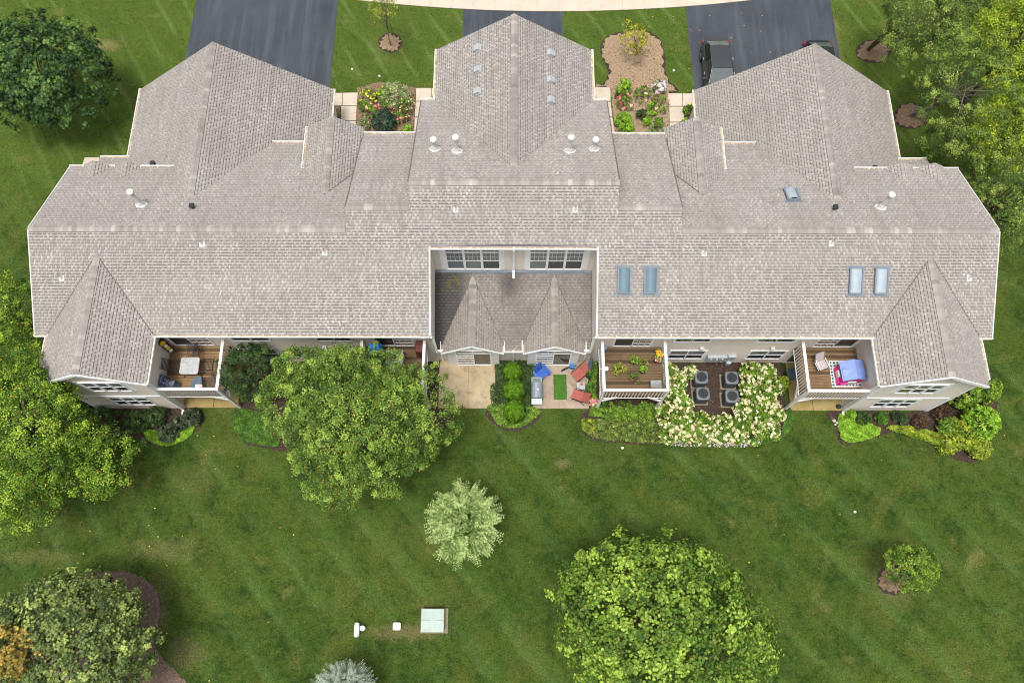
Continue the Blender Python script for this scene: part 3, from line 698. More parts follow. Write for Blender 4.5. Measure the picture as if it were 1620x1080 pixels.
for sx in (-1, 1):
    M = lambda pts: [(sx * x, y) for x, y in pts]
    # rear slope
    rear = [(22.72, 12.5), (22.72, Y1), (7.85, Y1), (7.85, Y2), (4.9, Y2), (4.9, Y3), (0, Y3), (0, 16.27), (3.9, 16.27), (3.9, 12.5), (17.1, 12.5), (19.6, 15.9), (22.1, 12.5)]
    ro = roof_plane(M(rear), lambda x, y: zr(y), (0, 1), seed=1 if sx < 0 else 2)
    f1 = [(22.72, Y1), (22.72, 21.5), (17.42, 21.5), (15.83, 19.06), (12.85, 23.62), (10.72, 23.62), (10.72, 21.5), (9.3, 19.45), (7.85, 21.5), (7.85, Y1)]
    roof_plane(M(f1), lambda x, y: zf1(y), (0, -1), seed=3 if sx < 0 else 4)
    roof_plane(M([(7.85, Y2), (7.85, 23.6), (4.9, 23.6), (4.9, Y2)]), lambda x, y: zf2(y), (0, -1), seed=5)
    # wing roof
    zw = lambda x, y: 6.9 - (abs(abs(x) - 19.6)) * .64
    roof_plane(M([(22.1, 12.5), (19.6, 15.9), (19.6, 10.02), (22.1, 10.02)]), zw, (-sx, 0), seed=6)
    roof_plane(M([(17.1, 12.5), (17.1, 10.02), (19.6, 10.02), (19.6, 15.9)]), zw, (sx, 0), seed=7)
    # garage roof
    zg = lambda x, y: 6.45 - abs(abs(x) - 15.83) * .722
    roof_plane(M([(21.3, 21.5), (21.3, 28.35), (15.83, 28.35), (15.83, 19.06), (17.42, 21.5)]), zg, (-sx, 0), seed=8)
    roof_plane(M([(15.83, 19.06), (15.83, 28.35), (10.36, 28.35), (10.36, 23.45), (12.85, 23.45)]), zg, (sx, 0), seed=9)
    # low lean-to at the outer corner, two gablets
    roof_plane(M([(22.9, 21.35), (22.9, 23.8), (17.8, 23.8), (17.8, 21.35)]), lambda x, y: 2.5 + .5 * (23.8 - y), (0, -1), seed=12)
    for gx in (21.35, 19.75):
        zz = lambda x, y, gx=gx: 5.72 - abs(abs(x) - gx) * .6
        for s2 in (-1, 1):
            roof_plane(M([(gx, 20.65), (gx, 21.66), (gx + s2 * .62, 21.66), (gx + s2 * .62, 21.3)]), zz, (-sx * s2, 0), seed=13, thick=.08)
        fl = MB(); fl.add([(sx * (gx - .55), 21.6, 5.3), (sx * (gx + .55), 21.6, 5.3), (sx * gx, 21.6, 5.66)], [(0, 1, 2) if sx < 0 else (2, 1, 0)])
        fl.add([(sx * (gx - .5), 21.6, 4.1), (sx * (gx + .5), 21.6, 4.1), (sx * (gx + .5), 21.6, 5.3), (sx * (gx - .5), 21.6, 5.3)], [(0, 1, 2, 3)])
        part('gable_wall', fl, 'white_panel', bld)
    # entry gable
    ze = lambda x, y: 6.27 - abs(abs(x) - 9.3) * .67
    roof_plane(M([(9.3, 19.45), (9.3, 23.95), (10.72, 23.95), (10.72, 21.5)]), ze, (-sx, 0), seed=10)
    roof_plane(M([(9.3, 19.45), (7.85, 21.5), (7.85, 23.95), (9.3, 23.95)]), ze, (sx, 0), seed=11)
    # ridges
    caps((sx * 22.7, Y1, Z1), (sx * 7.9, Y1, Z1)); caps((sx * 7.85, Y2, Z2), (sx * 4.95, Y2, Z2))
    caps((sx * 19.6, 10.05, 6.9), (sx * 19.6, 15.9, 6.9), drop=.42); caps((sx * 15.83, 28.35, 6.45), (sx * 15.83, 19.0, 6.45), drop=.5)
    caps((sx * 9.3, 23.95, 6.27), (sx * 9.3, 19.5, 6.27), drop=.45)
roof_plane([(-4.9, Y3), (4.9, Y3), (4.9, 25.68), (4.15, 25.68), (0, 19.93), (-4.15, 25.68), (-4.9, 25.68)], lambda x, y: zf3(y), (0, -1), seed=20)
for sx in (-1, 1):
    roof_plane([(0, 19.93), (0, 28.95), (sx * 4.15, 28.95), (sx * 4.15, 25.68)], lambda x, y: 7.9 - abs(x) * .653, (-sx, 0), seed=21)
caps((-4.9, Y3, Z3), (4.9, Y3, Z3)); caps((0, 28.95, 7.9), (0, 19.9, 7.9), drop=.45)
def valley_shade(p0, p1, w_=.055):
    mb = MB(); mb.bar(Vector(p0) + Vector((0, 0, .02)), Vector(p1) + Vector((0, 0, .02)), w_, .03); part('valley_shade', mb, 'shingle_butt', bld)  # thin dark bar painting the shade line where two slopes meet
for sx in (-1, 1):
    valley_shade((sx * 19.6, 15.9, 6.9), (sx * 17.1, 12.5, 5.3)); valley_shade((sx * 19.6, 15.9, 6.9), (sx * 22.1, 12.5, 5.3))
    valley_shade((sx * 9.3, 19.45, 6.27), (sx * 7.85, 21.5, 5.3))
    for s2 in (-1, 1): valley_shade((sx * 2.08, 16.25, 3.6), (sx * 2.08 + s2 * 1.5, 13.05, 2.53), .06)
# low roof in the recess
zl = lambda y: 2.4 + .34 * (y - 12.72)
GX, GH = 2.08, 1.5
low = [(-3.95, 12.72), (-3.95, 16.5), (3.95, 16.5), (3.95, 12.72)]
lowp = [(-3.98, 12.72), (-(GX + GH), 12.72), (-(GX + GH), 13.05), (-GX, 16.25), (-(GX - GH), 13.05), (-(GX - GH), 12.72),
        (GX - GH, 12.72), (GX - GH, 13.05), (GX, 16.25), (GX + GH, 13.05), (GX + GH, 12.72), (3.98, 12.72), (3.98, 16.52), (-3.98, 16.52)]
roof_plane(lowp, lambda x, y: zl(y), (0, 1), 'stained_shingle', seed=30)
for sx in (-1, 1):
    zz = lambda x, y: 3.6 - abs(abs(x) - GX) * .7
    roof_plane([(sx * GX, 16.25), (sx * GX, 12.5), (sx * (GX + GH), 12.5), (sx * (GX + GH), 13.05)], zz, (-sx, 0), 'low_shingle', seed=31)
    roof_plane([(sx * GX, 16.25), (sx * GX, 12.5), (sx * (GX - GH), 12.5), (sx * (GX - GH), 13.05)], zz, (sx, 0), 'low_shingle', seed=32)
    caps((sx * GX, 12.52, 3.6), (sx * GX, 16.4, 3.6), drop=.45, mat='low_shingle', tone=.18)

# ---- walls
def wall(p0, p1, z0, z1, mat='siding', lap=True, parent=bld, z1b=None):
    """vertical wall from p0 to p1 (x,y), outward side on the right when walking p0->p1; z1b lets the top slope"""
    p0 = Vector((*p0, 0)); p1 = Vector((*p1, 0)); d = (p1 - p0).normalized(); nrm_ = Vector((d.y, -d.x, 0)); mb = MB()
    z1b = z1 if z1b is None else z1b; zt = min(z1, z1b); k = 0
    if lap:
        z = z0
        while z < zt - .01:
            za = min(z + .115, zt)
            a, b = p0 + nrm_ * .014, p1 + nrm_ * .014
            mb.add([(a.x, a.y, z), (b.x, b.y, z), (p1.x, p1.y, za), (p0.x, p0.y, za), (p0.x, p0.y, z), (p1.x, p1.y, z)], [(0, 1, 2, 3), (4, 5, 1, 0)])
            z = za
    else: mb.add([(p0.x, p0.y, z0), (p1.x, p1.y, z0), (p1.x, p1.y, zt), (p0.x, p0.y, zt)], [(0, 1, 2, 3)])
    if abs(z1 - z1b) > .01:
        mb.add([(p0.x, p0.y, zt), (p1.x, p1.y, zt), (p1.x, p1.y, z1b), (p0.x, p0.y, z1)], [(0, 1, 2, 3)])
    return part('wall', mb, mat, parent)
YW = 12.85; YG = 10.22; YL = 12.92
for sx in (-1, 1):
    def w2(a, b, *k, **kw):
        a = (sx * a[0], a[1]); b = (sx * b[0], b[1])
        if sx < 0:
            a, b = b, a
            if 'z1b' in kw: k = list(k); kw['z1b'], k[1] = k[1], kw['z1b']
        return wall(a, b, *k, **kw)
    w2((4.02, YW), (17.42, YW), 0, 5.35)                       # rear wall
    w2((17.42, YW), (17.42, YG), 0, 5.36)                      # wing inner side
    w2((17.42, YG), (21.75, YG), 0, 5.25)                      # wing south wall
    w2((21.75, YG), (21.75, 12.95), 0, 5.25); w2((21.75, 12.95), (22.35, 12.95), 0, 5.3); w2((22.35, 12.95), (22.35, 21.2), 0, 5.3)
    mb = MB(); gx = 19.6
    mb.add([(sx * 17.42, YG, 5.25), (sx * 21.75, YG, 5.25), (sx * 21.75, YG, 5.4), (sx * gx, YG, 6.78), (sx * 17.42, YG, 5.4)], [(0, 1, 2, 3, 4) if sx > 0 else (4, 3, 2, 1, 0)])
    mb.add([(sx * 22.35, 12.7, 5.3), (sx * 22.35, 21.3, 5.3), (sx * 22.35, Y1, 7.3)], [(0, 1, 2) if sx > 0 else (2, 1, 0)])
    part('gable_wall', mb, 'siding', bld)
    w2((22.35, 21.2), (9, 21.2), 0, 5.25, lap=False)
    # recess side wall: rises from the low roof to the big rear slope
    mb = MB(); x = sx * 4.0
    mb.add([(x, YW, 0), (x, 16.6, 0), (x, 16.6, zr(16.6)), (x, YW, zr(YW)), (x, 12.55, zr(12.55) - .1), (x, 12.55, 0)], [(0, 1, 2, 3, 4, 5)] if sx < 0 else [(5, 4, 3, 2, 1, 0)])
    part('wall', mb, 'siding_cream_panel', bld)
    mb = MB(); xa = sx * 4.0
    mb.bar((sx * 3.955, 12.5, zr(12.5) - .06), (sx * 3.955, 16.3, zr(16.3) - .06), .05, .2); mb.box(*sorted_box(sx * 3.97, 12.5, 2.3, sx * 4.06, 12.62, 5.2)) if False else None
    part('rake_board', mb, 'white_trim', bld)
    # garage + entry + step walls (mostly hidden, seen at the reveals)
    w2((10.55, 28.15), (10.55, 23.3), 0, 2.65); w2((21.1, 28.15), (10.55, 28.15), 0, 2.6, lap=False); w2((21.1, 23.6), (21.1, 28.15), 0, 2.5, lap=False)
    mb = MB(); mb.add([(sx * 10.55, 28.15, 2.5), (sx * 21.1, 28.15, 2.5), (sx * 15.83, 28.15, 6.25)], [(2, 1, 0) if sx > 0 else (0, 1, 2)]); part('gable_wall', mb, 'siding', bld)
    w2((21.1, 23.6), (22.7, 23.6), 0, 2.45, lap=False) if False else None
    w2((10.55, 23.75), (8.0, 23.75), 0, 5.4, lap=False)
    w2((10.55, 20.5), (10.55, 23.75), 0, 5.35, lap=False) if False else None
    mb = MB(); xe = sx * 10.5
    mb.add([(xe, 21.0, 4.2), (xe, 23.75, 3.0), (xe, 23.75, 5.3), (xe, 21.3, 5.3)], [(0, 1, 2, 3), (3, 2, 1, 0)]); part('wall', mb, 'siding', bld)
    mb = MB(); mb.add([(sx * 8.0, 23.75, 5.3), (sx * 10.55, 23.75, 5.3), (sx * 9.3, 23.75, 6.15)], [(2, 1, 0) if sx > 0 else (0, 1, 2)]); part('gable_wall', mb, 'siding', bld)
    w2((8.0, 23.35), (4.9, 23.35), 0, 5.1, lap=False)
    w2((4.7, 25.45), (3.95, 25.45), 0, 5.1, lap=False); w2((4.7, 23.3), (4.7, 25.45), 0, 5.15, lap=False) if False else None
    # steps between the stacked roofs
    mb = MB()
    for xs, za, zb, ya, yb, yr in ((7.8, zf2, zf1, Y2, 23.4, Y1), (4.85, zf3, zf2, Y3, 25.3, Y2)):
        mb.add([(sx * xs, yr, zr(yr) - .05), (sx * xs, ya, zb(ya) - .05), (sx * xs, ya, za(ya) - .04)], [(0, 1, 2), (2, 1, 0)])
        mb.add([(sx * xs, ya, zb(ya)), (sx * xs, yb, zb(yb) - .1), (sx * xs, yb, za(yb) - .05), (sx * xs, ya, za(ya) - .05)], [(0, 1, 2, 3), (3, 2, 1, 0)])
    mb.add([(sx * 4.7, 23.3, 0), (sx * 4.7, 25.45, 0), (sx * 4.7, 25.45, 5.1), (sx * 4.7, 23.3, 5.1)], [(0, 1, 2, 3), (3, 2, 1, 0)])
    part('wall', mb, 'siding', bld)
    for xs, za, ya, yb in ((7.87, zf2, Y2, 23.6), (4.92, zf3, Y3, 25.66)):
        mb = MB(); mb.bar((sx * xs, ya, za(ya) + .0), (sx * xs, yb, za(yb) + .0), .06, .05); part('step_shade_bar', mb, 'shingle_butt', bld)  # dark bar added as a painted shadow line along the stepped roof edge
    mb = MB(); mb.add([(sx * 3.95, 25.45, 0), (sx * 3.95, 28.7, 0), (sx * 3.95, 28.7, 5.15), (sx * 3.95, 25.45, 5.15)], [(0, 1, 2, 3), (3, 2, 1, 0)])
    mb.add([(0, 28.7, 0), (sx * 3.95, 28.7, 0), (sx * 3.95, 28.7, 5.2), (0, 28.7, 7.75)], [(0, 1, 2, 3), (3, 2, 1, 0)]); part('wall', mb, 'siding', bld)
wall((-4.0, 16.58), (4.0, 16.58), 3.4, 6.98)                   # recess upper wall
wall((-4.0, YL), (4.0, YL), 0, 2.5)                            # recess lower wall
# flashing line where the low roof meets the wall
mb = MB(); mb.box((-3.98, 16.42, 3.66), (3.98, 16.56, 3.74)); part('flashing', mb, 'flashing', bld)

# ---- windows
def window(p, dx, wd, z0, z1, cols=2, transom=0.0, trim=.08, mats=('glass_dark',), grid=(0, 0), sash=True, panel=None, side=0, proud=.05, double=True, name='window'):
    """p: (x,y) of the left end of the glazing on the wall seen from outside, dx: unit vector along the wall"""
    ax = Vector((dx[0], dx[1], 0)); nm = Vector((dx[1], -dx[0], 0)); o = Vector((p[0], p[1], 0))
    def bx(mb, a0, a1, b0, b1, d0, d1, mi=0):
        c = [o + ax * a + nm * d + Vector((0, 0, z)) for z in (b0, b1) for (a, d) in ((a0, d0), (a1, d0), (a1, d1), (a0, d1))]
        mb.add(c, [(0, 3, 2, 1), (4, 5, 6, 7), (3, 7, 6, 2), (0, 1, 5, 4), (1, 2, 6, 5), (0, 4, 7, 3)], mi)
    root = None; fr = MB(); t = trim
    if panel:                                            # wide white surround
        l, r, b, tp = panel; bx(fr, -l, wd + r, z0 - b, z1 + tp, .0, .03)
    d0, d1 = .0, proud + (.03 if panel else 0)
    bx(fr, -t, wd + t, z0 - t, z0, d0, d1); bx(fr, -t, wd + t, z1, z1 + t, d0, d1); bx(fr, -t, 0, z0, z1, d0, d1); bx(fr, wd, wd + t, z0, z1, d0, d1)
    zt = z1 - transom if transom else z1
    if transom: bx(fr, 0, wd, zt - .035, zt + .035, d0, d1 - .004)
    cw = wd / cols; hm = .03 if cols < 3 else .06
    for i in range(1, cols): bx(fr, i * cw - hm, i * cw + hm, z0, z1, d0, d1 - .002)
    root = part(name, fr, 'white_trim', bld, bevel=0)
    gd = d0 + (.035 if panel else .012)
    for i in range(cols):
        a0, a1 = i * cw, (i + 1) * cw
        rows = []
        zb = zt - (.035 if transom else 0)
        if double: zm = (z0 + zb) / 2; rows = [(z0, zm), (zm, zb)]
        else: rows = [(z0, zb)]
        if transom: rows.append((zt + .035, z1))
        for k, (b0, b1) in enumerate(rows):
            m = mats[(i * len(rows) + k) % len(mats)]
            pm = MB(); bx(pm, a0 + .02, a1 - .02, b0 + .01, b1 - .01, gd, gd + .006 + .004 * (k % 2)); part('pane', pm, m, root)
        mm = MB()
        if double: bx(mm, a0, a1, zm - .022, zm + .022, gd, gd + .025)
        gx_, gy_ = grid
        if gx_:
            for j in range(1, gx_): xx = a0 + (a1 - a0) * j / gx_; bx(mm, xx - .006, xx + .006, zm if double else z0, z1, gd, gd + .014)
            for (b0, b1) in rows[1:] if double else rows:
                for j in range(1, gy_ + 1): zz = b0 + (b1 - b0) * j / (gy_ + 1); bx(mm, a0, a1, zz - .006, zz + .006, gd, gd + .013)
        for e0, e1 in ((a0, a0 + .03), (a1 - .03, a1)): bx(mm, e0, e1, z0, zb, gd, gd + .022)
        if mm.v: part('muntin', mm, 'white_trim', root)
    return root
E1, W1 = (1, 0), (1, 0)
# recess windows with broad white surround
window((-3.32, 16.58), E1, 2.62, 3.95, 6.5, 3, .6, trim=.11, mats=('glass_blind', 'glass_blind', 'glass_dark', 'glass_blind', 'glass_blind', 'glass_dark', 'glass_dark', 'glass_blind', 'glass_dark'), grid=(4, 1), panel=(.3, .25, .16, .2))
window((.80, 16.58), E1, 2.62, 3.95, 6.5, 3, .6, trim=.11, mats=('glass_blind', 'glass_blind', 'glass_dark', 'glass_dark', 'glass_blind', 'glass_dark', 'glass_dark', 'glass_blind', 'glass_dark'), grid=(4, 1), panel=(.25, .3, .16, .2))
for sx in (-1, 1):
    def wx(a, b): return (min(sx * a, sx * b), abs(b - a))
    for (a, b, z0, z1, y, cols, dbl) in ((8.02, 9.75, 3.45, 4.95, YW, 2, False), (12.1, 13.95, 3.45, 4.95, YW, 2, False), (8.15, 9.95, .7, 2.0, YW, 2, True), (12.3, 14.1, .7, 2.0, YW, 2, True)):
        x0, wd = wx(a, b); window((x0, y), E1, wd, z0, z1, cols, double=dbl, mats=('glass_dark', 'glass_blind') if dbl else ('glass_dark',))
    x0, wd = wx(18.5, 20.35); window((x0, YG), E1, wd, 3.62, 5.0, 3, mats=('glass_dark', 'glass_blind'), panel=(.3, .3, .16, .1))
    x0, wd = wx(18.5, 20.4); window((x0, YG), E1, wd, .85, 2.25, 3, mats=('glass_dark', 'glass_blind'))
    # sliding doors on the decks
    x0, wd = wx(15.15, 17.1)
    window((x0, YW), E1, wd, 2.75, 4.95, 2, mats=('glass_dark', 'glass_curtain') if sx < 0 else ('glass_curtain', 'glass_dark'), double=False, name='sliding_door', grid=(0, 0))
    xg = x0 + wd / 2 if sx < 0 else x0; mm = MB()
    for j in range(1, 3): mm.box((xg + wd / 2 * j / 3 - .007, YW - .05, 2.75), (xg + wd / 2 * j / 3 + .007, YW - .02, 4.95))
    for j in range(1, 5): mm.box((xg, YW - .048, 2.75 + .44 * j - .006), (xg + wd / 2, YW - .02, 2.75 + .44 * j + .006))
    part('muntin', mm, 'white_trim', bld.children[-1] if False else [c for c in bld.children if c.name.startswith('sliding_door')][-1])
    x0, wd = wx(5.05, 6.9)
    sdoor = window((x0, YW), E1, wd, 2.75, 4.95, 2, mats=('glass_dark', 'glass_curtain'), double=False, name='sliding_door')
    xg = x0 + wd / 2; mm = MB()
    for j in range(1, 3): mm.box((xg + wd / 2 * j / 3 - .007, YW - .05, 2.75), (xg + wd / 2 * j / 3 + .007, YW - .02, 4.95))
    for j in range(1, 5): mm.box((xg, YW - .048, 2.75 + .44 * j - .006), (xg + wd / 2, YW - .02, 2.75 + .44 * j + .006))
    part('muntin', mm, 'white_trim', sdoor)
    # ground floor doors under the outer decks
    x0, wd = wx(14.6, 16.4); window((x0, YW), E1, wd, .1, 2.15, 2, double=False, name='sliding_door')
    # wing trim: band, corner boards, rakes
    mb = MB(); xs = sorted((sx * 17.4, sx * 21.77))
    mb.box((xs[0], YG - .05, 2.46), (xs[1], YG - .001, 2.6)); part('band_board', mb, 'white_trim', bld)
    mb = MB(); mb.box((sx * 21.76 - .08, YG - .06, 0), (sx * 21.76 + .06, YG + .12, 5.3)); part('corner_board', mb, 'white_trim', bld); mb = MB(); mb.box((sx * 17.42 - .07, YG - .06, 0), (sx * 17.42 + .09, YG + .12, 5.3)); part('corner_board', mb, 'white_trim', bld)
    mb = MB()
    for s2 in (-1, 1): mb.bar((sx * 19.6 + .0, 10.0, 6.82), (sx * 19.6 + s2 * 2.5, 10.0, 6.82 - 2.5 * .64), .05, .2)
    part('rake_board', mb, 'white_trim', bld)
    # patio door bays in the recess
    mb = MB(); bx0, bx1 = sx * GX - 1.34, sx * GX + 1.34
    mb.box((bx0, 12.66, 0), (bx1, YL, 2.62)); mb.add([(bx0, 12.66, 2.62), (bx1, 12.66, 2.62), (sx * GX, 12.66, 3.42)], [(0, 1, 2)]); part('door_surround', mb, 'white_panel', bld)
    w_ = window((sx * GX - .88, 12.66), E1, 1.78, .1, 2.42, 2, .38, mats=('glass_curtain', 'glass_dark', 'glass_dark', 'glass_curtain') if sx < 0 else ('glass_blind', 'glass_dark', 'glass_dark', 'glass_curtain'), double=False, name='sliding_door', trim=.07)
    mm = MB(); xg = sx * GX - .88
    for j in range(1, 3): mm.box((xg + .89 * j / 3 - .007, 12.6, .1), (xg + .89 * j / 3 + .007, 12.625, 2.42))
    for j in range(1, 5): mm.box((xg, 12.602, .1 + .4 * j), (xg + .89, 12.626, .12 + .4 * j))
    part('muntin', mm, 'white_trim', w_)
    mb = MB()
    for s2 in (-1, 1): mb.bar((sx * GX, 12.48, 3.5), (sx * GX + s2 * 1.56, 12.48, 3.5 - 1.56 * .7), .04, .15)
    part('rake_board', mb, 'white_trim', bld)
    # rakes of the garages and the main gable ends
    mb = MB()
    mb.bar((sx * 22.75, 12.45, zr(12.45) - .1), (sx * 22.75, Y1, Z1 - .1), .05, .2); mb.bar((sx * 22.75, Y1, Z1 - .1), (sx * 22.75, 21.5, zf1(21.5) - .1), .05, .2)
    part('rake_board', mb, 'soffit', bld)

# ---- gutters: white trough, leaf litter inside, hangers
def gutter(p0, p1, out, w_=.11, debris=True):
    p0 = Vector(p0); p1 = Vector(p1); o = Vector((*out, 0)); d = (p1 - p0).normalized(); L = (p1 - p0).length
    mb = MB(); mb.bar(p0 + o * w_, p1 + o * w_, .035, .12); mb.bar(p0 + o * w_ * .5 - Vector((0, 0, .055)), p1 + o * w_ * .5 - Vector((0, 0, .055)), w_, .012)
    mb.bar(p0 + o * .0 + d * .01, p0 + o * w_ + d * .01, .02, .11); mb.bar(p1 - d * .01, p1 + o * w_ - d * .01, .02, .11)
    g = part('gutter', mb, 'white_trim', bld)
    if debris:
        mb = MB(); mb.bar(p0 + o * w_ * .46 - Vector((0, 0, .02)) + d * .04, p1 + o * w_ * .46 - Vector((0, 0, .02)) - d * .04, w_ * .82, .02); part('leaf_litter', mb, 'gutter_debris', g)
    mb = MB(); k = max(1, int(L / .85))
    for i in range(1, k): q_ = p0 + d * (L * i / k); mb.bar(q_ + Vector((0, 0, .045)), q_ + o * w_ + Vector((0, 0, .045)), .03, .012)
    if mb.v: part('hanger', mb, 'white_trim', g)
for sx in (-1, 1):
    g_ = lambda x0, y0, x1, y1, z, out: gutter((sx * x0, y0, z), (sx * x1, y1, z), (sx * out[0], out[1]))
    zE = 5.27
    g_(4.0, 12.48, 17.1, 12.48, zE, (0, -1)); g_(22.1, 12.48, 22.75, 12.48, zE, (0, -1))
    g_(17.1, 12.35, 17.1, 10.02, zE, (-1, 0)); g_(22.1, 10.35, 22.1, 12.4, zE, (1, 0))
    g_(0.02, 16.25, 3.93, 16.25, 7.04, (0, -1))
    g_(22.75, 21.52, 21.95, 21.52, 5.27, (0, 1)); g_(20.75, 21.52, 20.4, 21.52, 5.27, (0, 1)); g_(19.1, 21.52, 17.3, 21.52, 5.27, (0, 1))
    g_(22.9, 23.82, 21.3, 23.82, 2.47, (0, 1)); g_(21.32, 23.9, 21.32, 28.35, 2.47, (1, 0)); g_(10.34, 28.35, 10.34, 25.4, 2.47, (-1, 0))
    g_(12.9, 23.64, 10.85, 23.64, 4.27, (0, 1)); g_(10.74, 21.5, 10.74, 23.95, 5.27, (1, 0)) if True else None
    g_(7.85, 23.62, 4.95, 23.62, 5.15, (0, 1)); g_(4.9, 25.7, 4.2, 25.7, 5.15, (0, 1)); g_(4.17, 25.8, 4.17, 28.95, 5.15, (1, 0))
    g_(.6 + .02, 12.7, -.0, 12.7, 2.37, (0, -1)); g_(3.66, 12.7, 3.95, 12.7, 2.37, (0, -1))
    g_(GX - GH - .02, 13.25, GX - GH - .02, 12.52, 2.5, (-1, 0)); g_(GX + GH + .02, 13.25, GX + GH + .02, 12.52, 2.5, (1, 0))
def downspout(pts, r=.045, mat='white_trim'):
    mb = MB()
    for a, b in zip(pts[:-1], pts[1:]): mb.bar(a, b, r * 2, r * 1.5, up=(0, 1, 0) if abs(Vector(b)[2] - Vector(a)[2]) < .01 or True else (0, 0, 1))
    part('downspout', mb, mat, bld)
downspout([(0, 16.15, 6.95), (0, 16.5, 6.7), (0, 16.5, 3.85), (0, 16.1, 3.72)], .05)
for sx in (-1, 1):
    downspout([(sx * 17.2, 10.1, 5.25), (sx * 17.38, 10.13, 5.0), (sx * 17.38, 10.13, .12), (sx * 17.38, 9.85, .06)], .06)
    downspout([(sx * 3.93, 12.42, 5.2), (sx * 3.88, 12.55, 4.8), (sx * 3.88, 12.55, 2.75), (sx * 3.6, 12.6, 2.62)], .055)
    downspout([(sx * 3.8, 12.66, 2.3), (sx * 3.78, 12.86, 2.1), (sx * 3.78, 12.86, .1)], .045)
    downspout([(sx * 21.95, 10.3, 5.2), (sx * 21.8, 10.2, 4.9), (sx * 21.8, 10.16, .1)], .045)
    downspout([(sx * 10.4, 26.6, 2.4), (sx * 10.5, 26.5, 2.2), (sx * 10.5, 25.6, .25), (sx * 10.5, 25.2, .1)], .05, 'white_trim' if sx < 0 else 'black_plastic')
downspout([(0, 12.6, 2.3), (0, 12.86, 2.1), (0, 12.86, .1)], .045)

# ---- roof fittings
SR = Vector((0, -S, 1)); SF = Vector((0, S, 1))
PR = (Vector((0, 12.5, 5.3)), SR); P1 = (Vector((0, Y1, Z1)), SF); P3 = (Vector((0, Y3, Z3)), SF)
def fit(name): return name
def plumb(u, v, pl, sz=1.0):
    p = hit(u, v, *pl); mb = MB(); n = pl[1].normalized(); dn = Vector((0, -n.y if n.y else 0, 0))
    slope = Vector((0, n.z, -n.y)) if n.y else Vector((1, 0, 0))
    if n.y < 0: slope = -slope
    a = p + n * .03; mb.bar(a - slope * .13, a + slope * .13, .24 * sz, .015, up=tuple(n)); mb.cyl(p, p + Vector((0, 0, .16)), .085, .06, 10); mb.cyl(p + Vector((0, 0, .16)), p + Vector((0, 0, .38)), .045, .045, 10, 0, False)
    mb.cyl(p + Vector((0, 0, .3)), p + Vector((0, 0, .37)), .036, .036, 8, 1)
    part('vent_pipe', mb, ['vent_white', 'rust'], bld)
for u, v in ((98, 440), (320, 386), (514, 400), (721, 332), (910, 332), (1114, 401), (1315, 385), (1533, 440)): plumb(u, v, PR)
def flue(u, v, pl, h):
    p = hit(u, v, *pl); mb = MB(); n = pl[1].normalized()
    mb.cyl(p - n * .02, p + n * .03, .3, .26, 14); mb.bar(p + n * .02 - Vector((.3, 0, 0)), p + n * .02 + Vector((.3, 0, 0)), .1, .02, up=tuple(n))
    mb.cyl(p, p + Vector((0, 0, .28)), .18, .11, 12); mb.cyl(p, p + Vector((0, 0, h)), .095, .095, 12)
    t = p + Vector((0, 0, h)); mb.cyl(t - Vector((0, 0, .1)), t - Vector((0, 0, .02)), .12, .12, 12, 1)
    mb.cyl(t, t + Vector((0, 0, .12)), .16, .16, 14); mb.cyl(t + Vector((0, 0, .12)), t + Vector((0, 0, .17)), .16, .07, 14)
    part('chimney_flue', mb, ['vent_white', 'rust'], bld)
flue(224, 324, P1, 1.15); flue(1393, 328, P1, 1.15); flue(688, 236, P3, .75); flue(723, 239, P3, 1.1); flue(901, 239, P3, 1.1); flue(940, 236, P3, .75)
def cap_vent(u, v, pl):
    p = hit(u, v, *pl); mb = MB(); mb.cyl(p, p + Vector((0, 0, .2)), .07, .07, 8); mb.box((p.x - .11, p.y - .11, p.z + .18), (p.x + .11, p.y + .11, p.z + .32)); part('exhaust_cap', mb, 'black_plastic', bld, bevel=.02)
cap_vent(306, 329, P1); cap_vent(1319, 331, P1)
PGW = lambda sx: (Vector((sx * 15.83, 24, 6.45)), Vector((sx * .722, 0, 1)))
cap_vent(244, 262, PGW(-1)); cap_vent(1381, 269, PGW(1))
for sx, lst in ((-1, ((757, 77), (757, 111), (757, 145))), (1, ((870, 85), (870, 127), (870, 159)))):
    pl = (Vector((0, 24, 7.9)), Vector((sx * .653, 0, 1)))
    for u, v in lst:
        p = hit(u, v, *pl); n = pl[1].normalized(); dn = Vector((sx * n.z, 0, -abs(n.x))); mb = MB()
        mb.bar(p + n * .03 - dn * .2, p + n * .03 + dn * .2, .4, .014, up=tuple(n))
        a = p + n * .04; w2_ = Vector((0, .17, 0)); vs = []
        for q0, h in ((a - dn * .15, .03), (a + dn * .17, .03)):
            vs += [q0 - w2_, q0 + w2_]
        vs += [a - dn * .08 + n * .14 - w2_ * .95, a - dn * .08 + n * .14 + w2_ * .95, a + dn * .2 + n * .12 - w2_, a + dn * .2 + n * .12 + w2_]
        mb.add(vs, [(0, 1, 5, 4), (4, 5, 7, 6), (6, 7, 3, 2), (0, 4, 6, 2), (1, 3, 7, 5)] if sx > 0 else [(4, 5, 1, 0), (6, 7, 5, 4), (2, 3, 7, 6), (2, 6, 4, 0), (5, 7, 3, 1)])
        part('roof_vent', mb, 'vent_grey', bld)
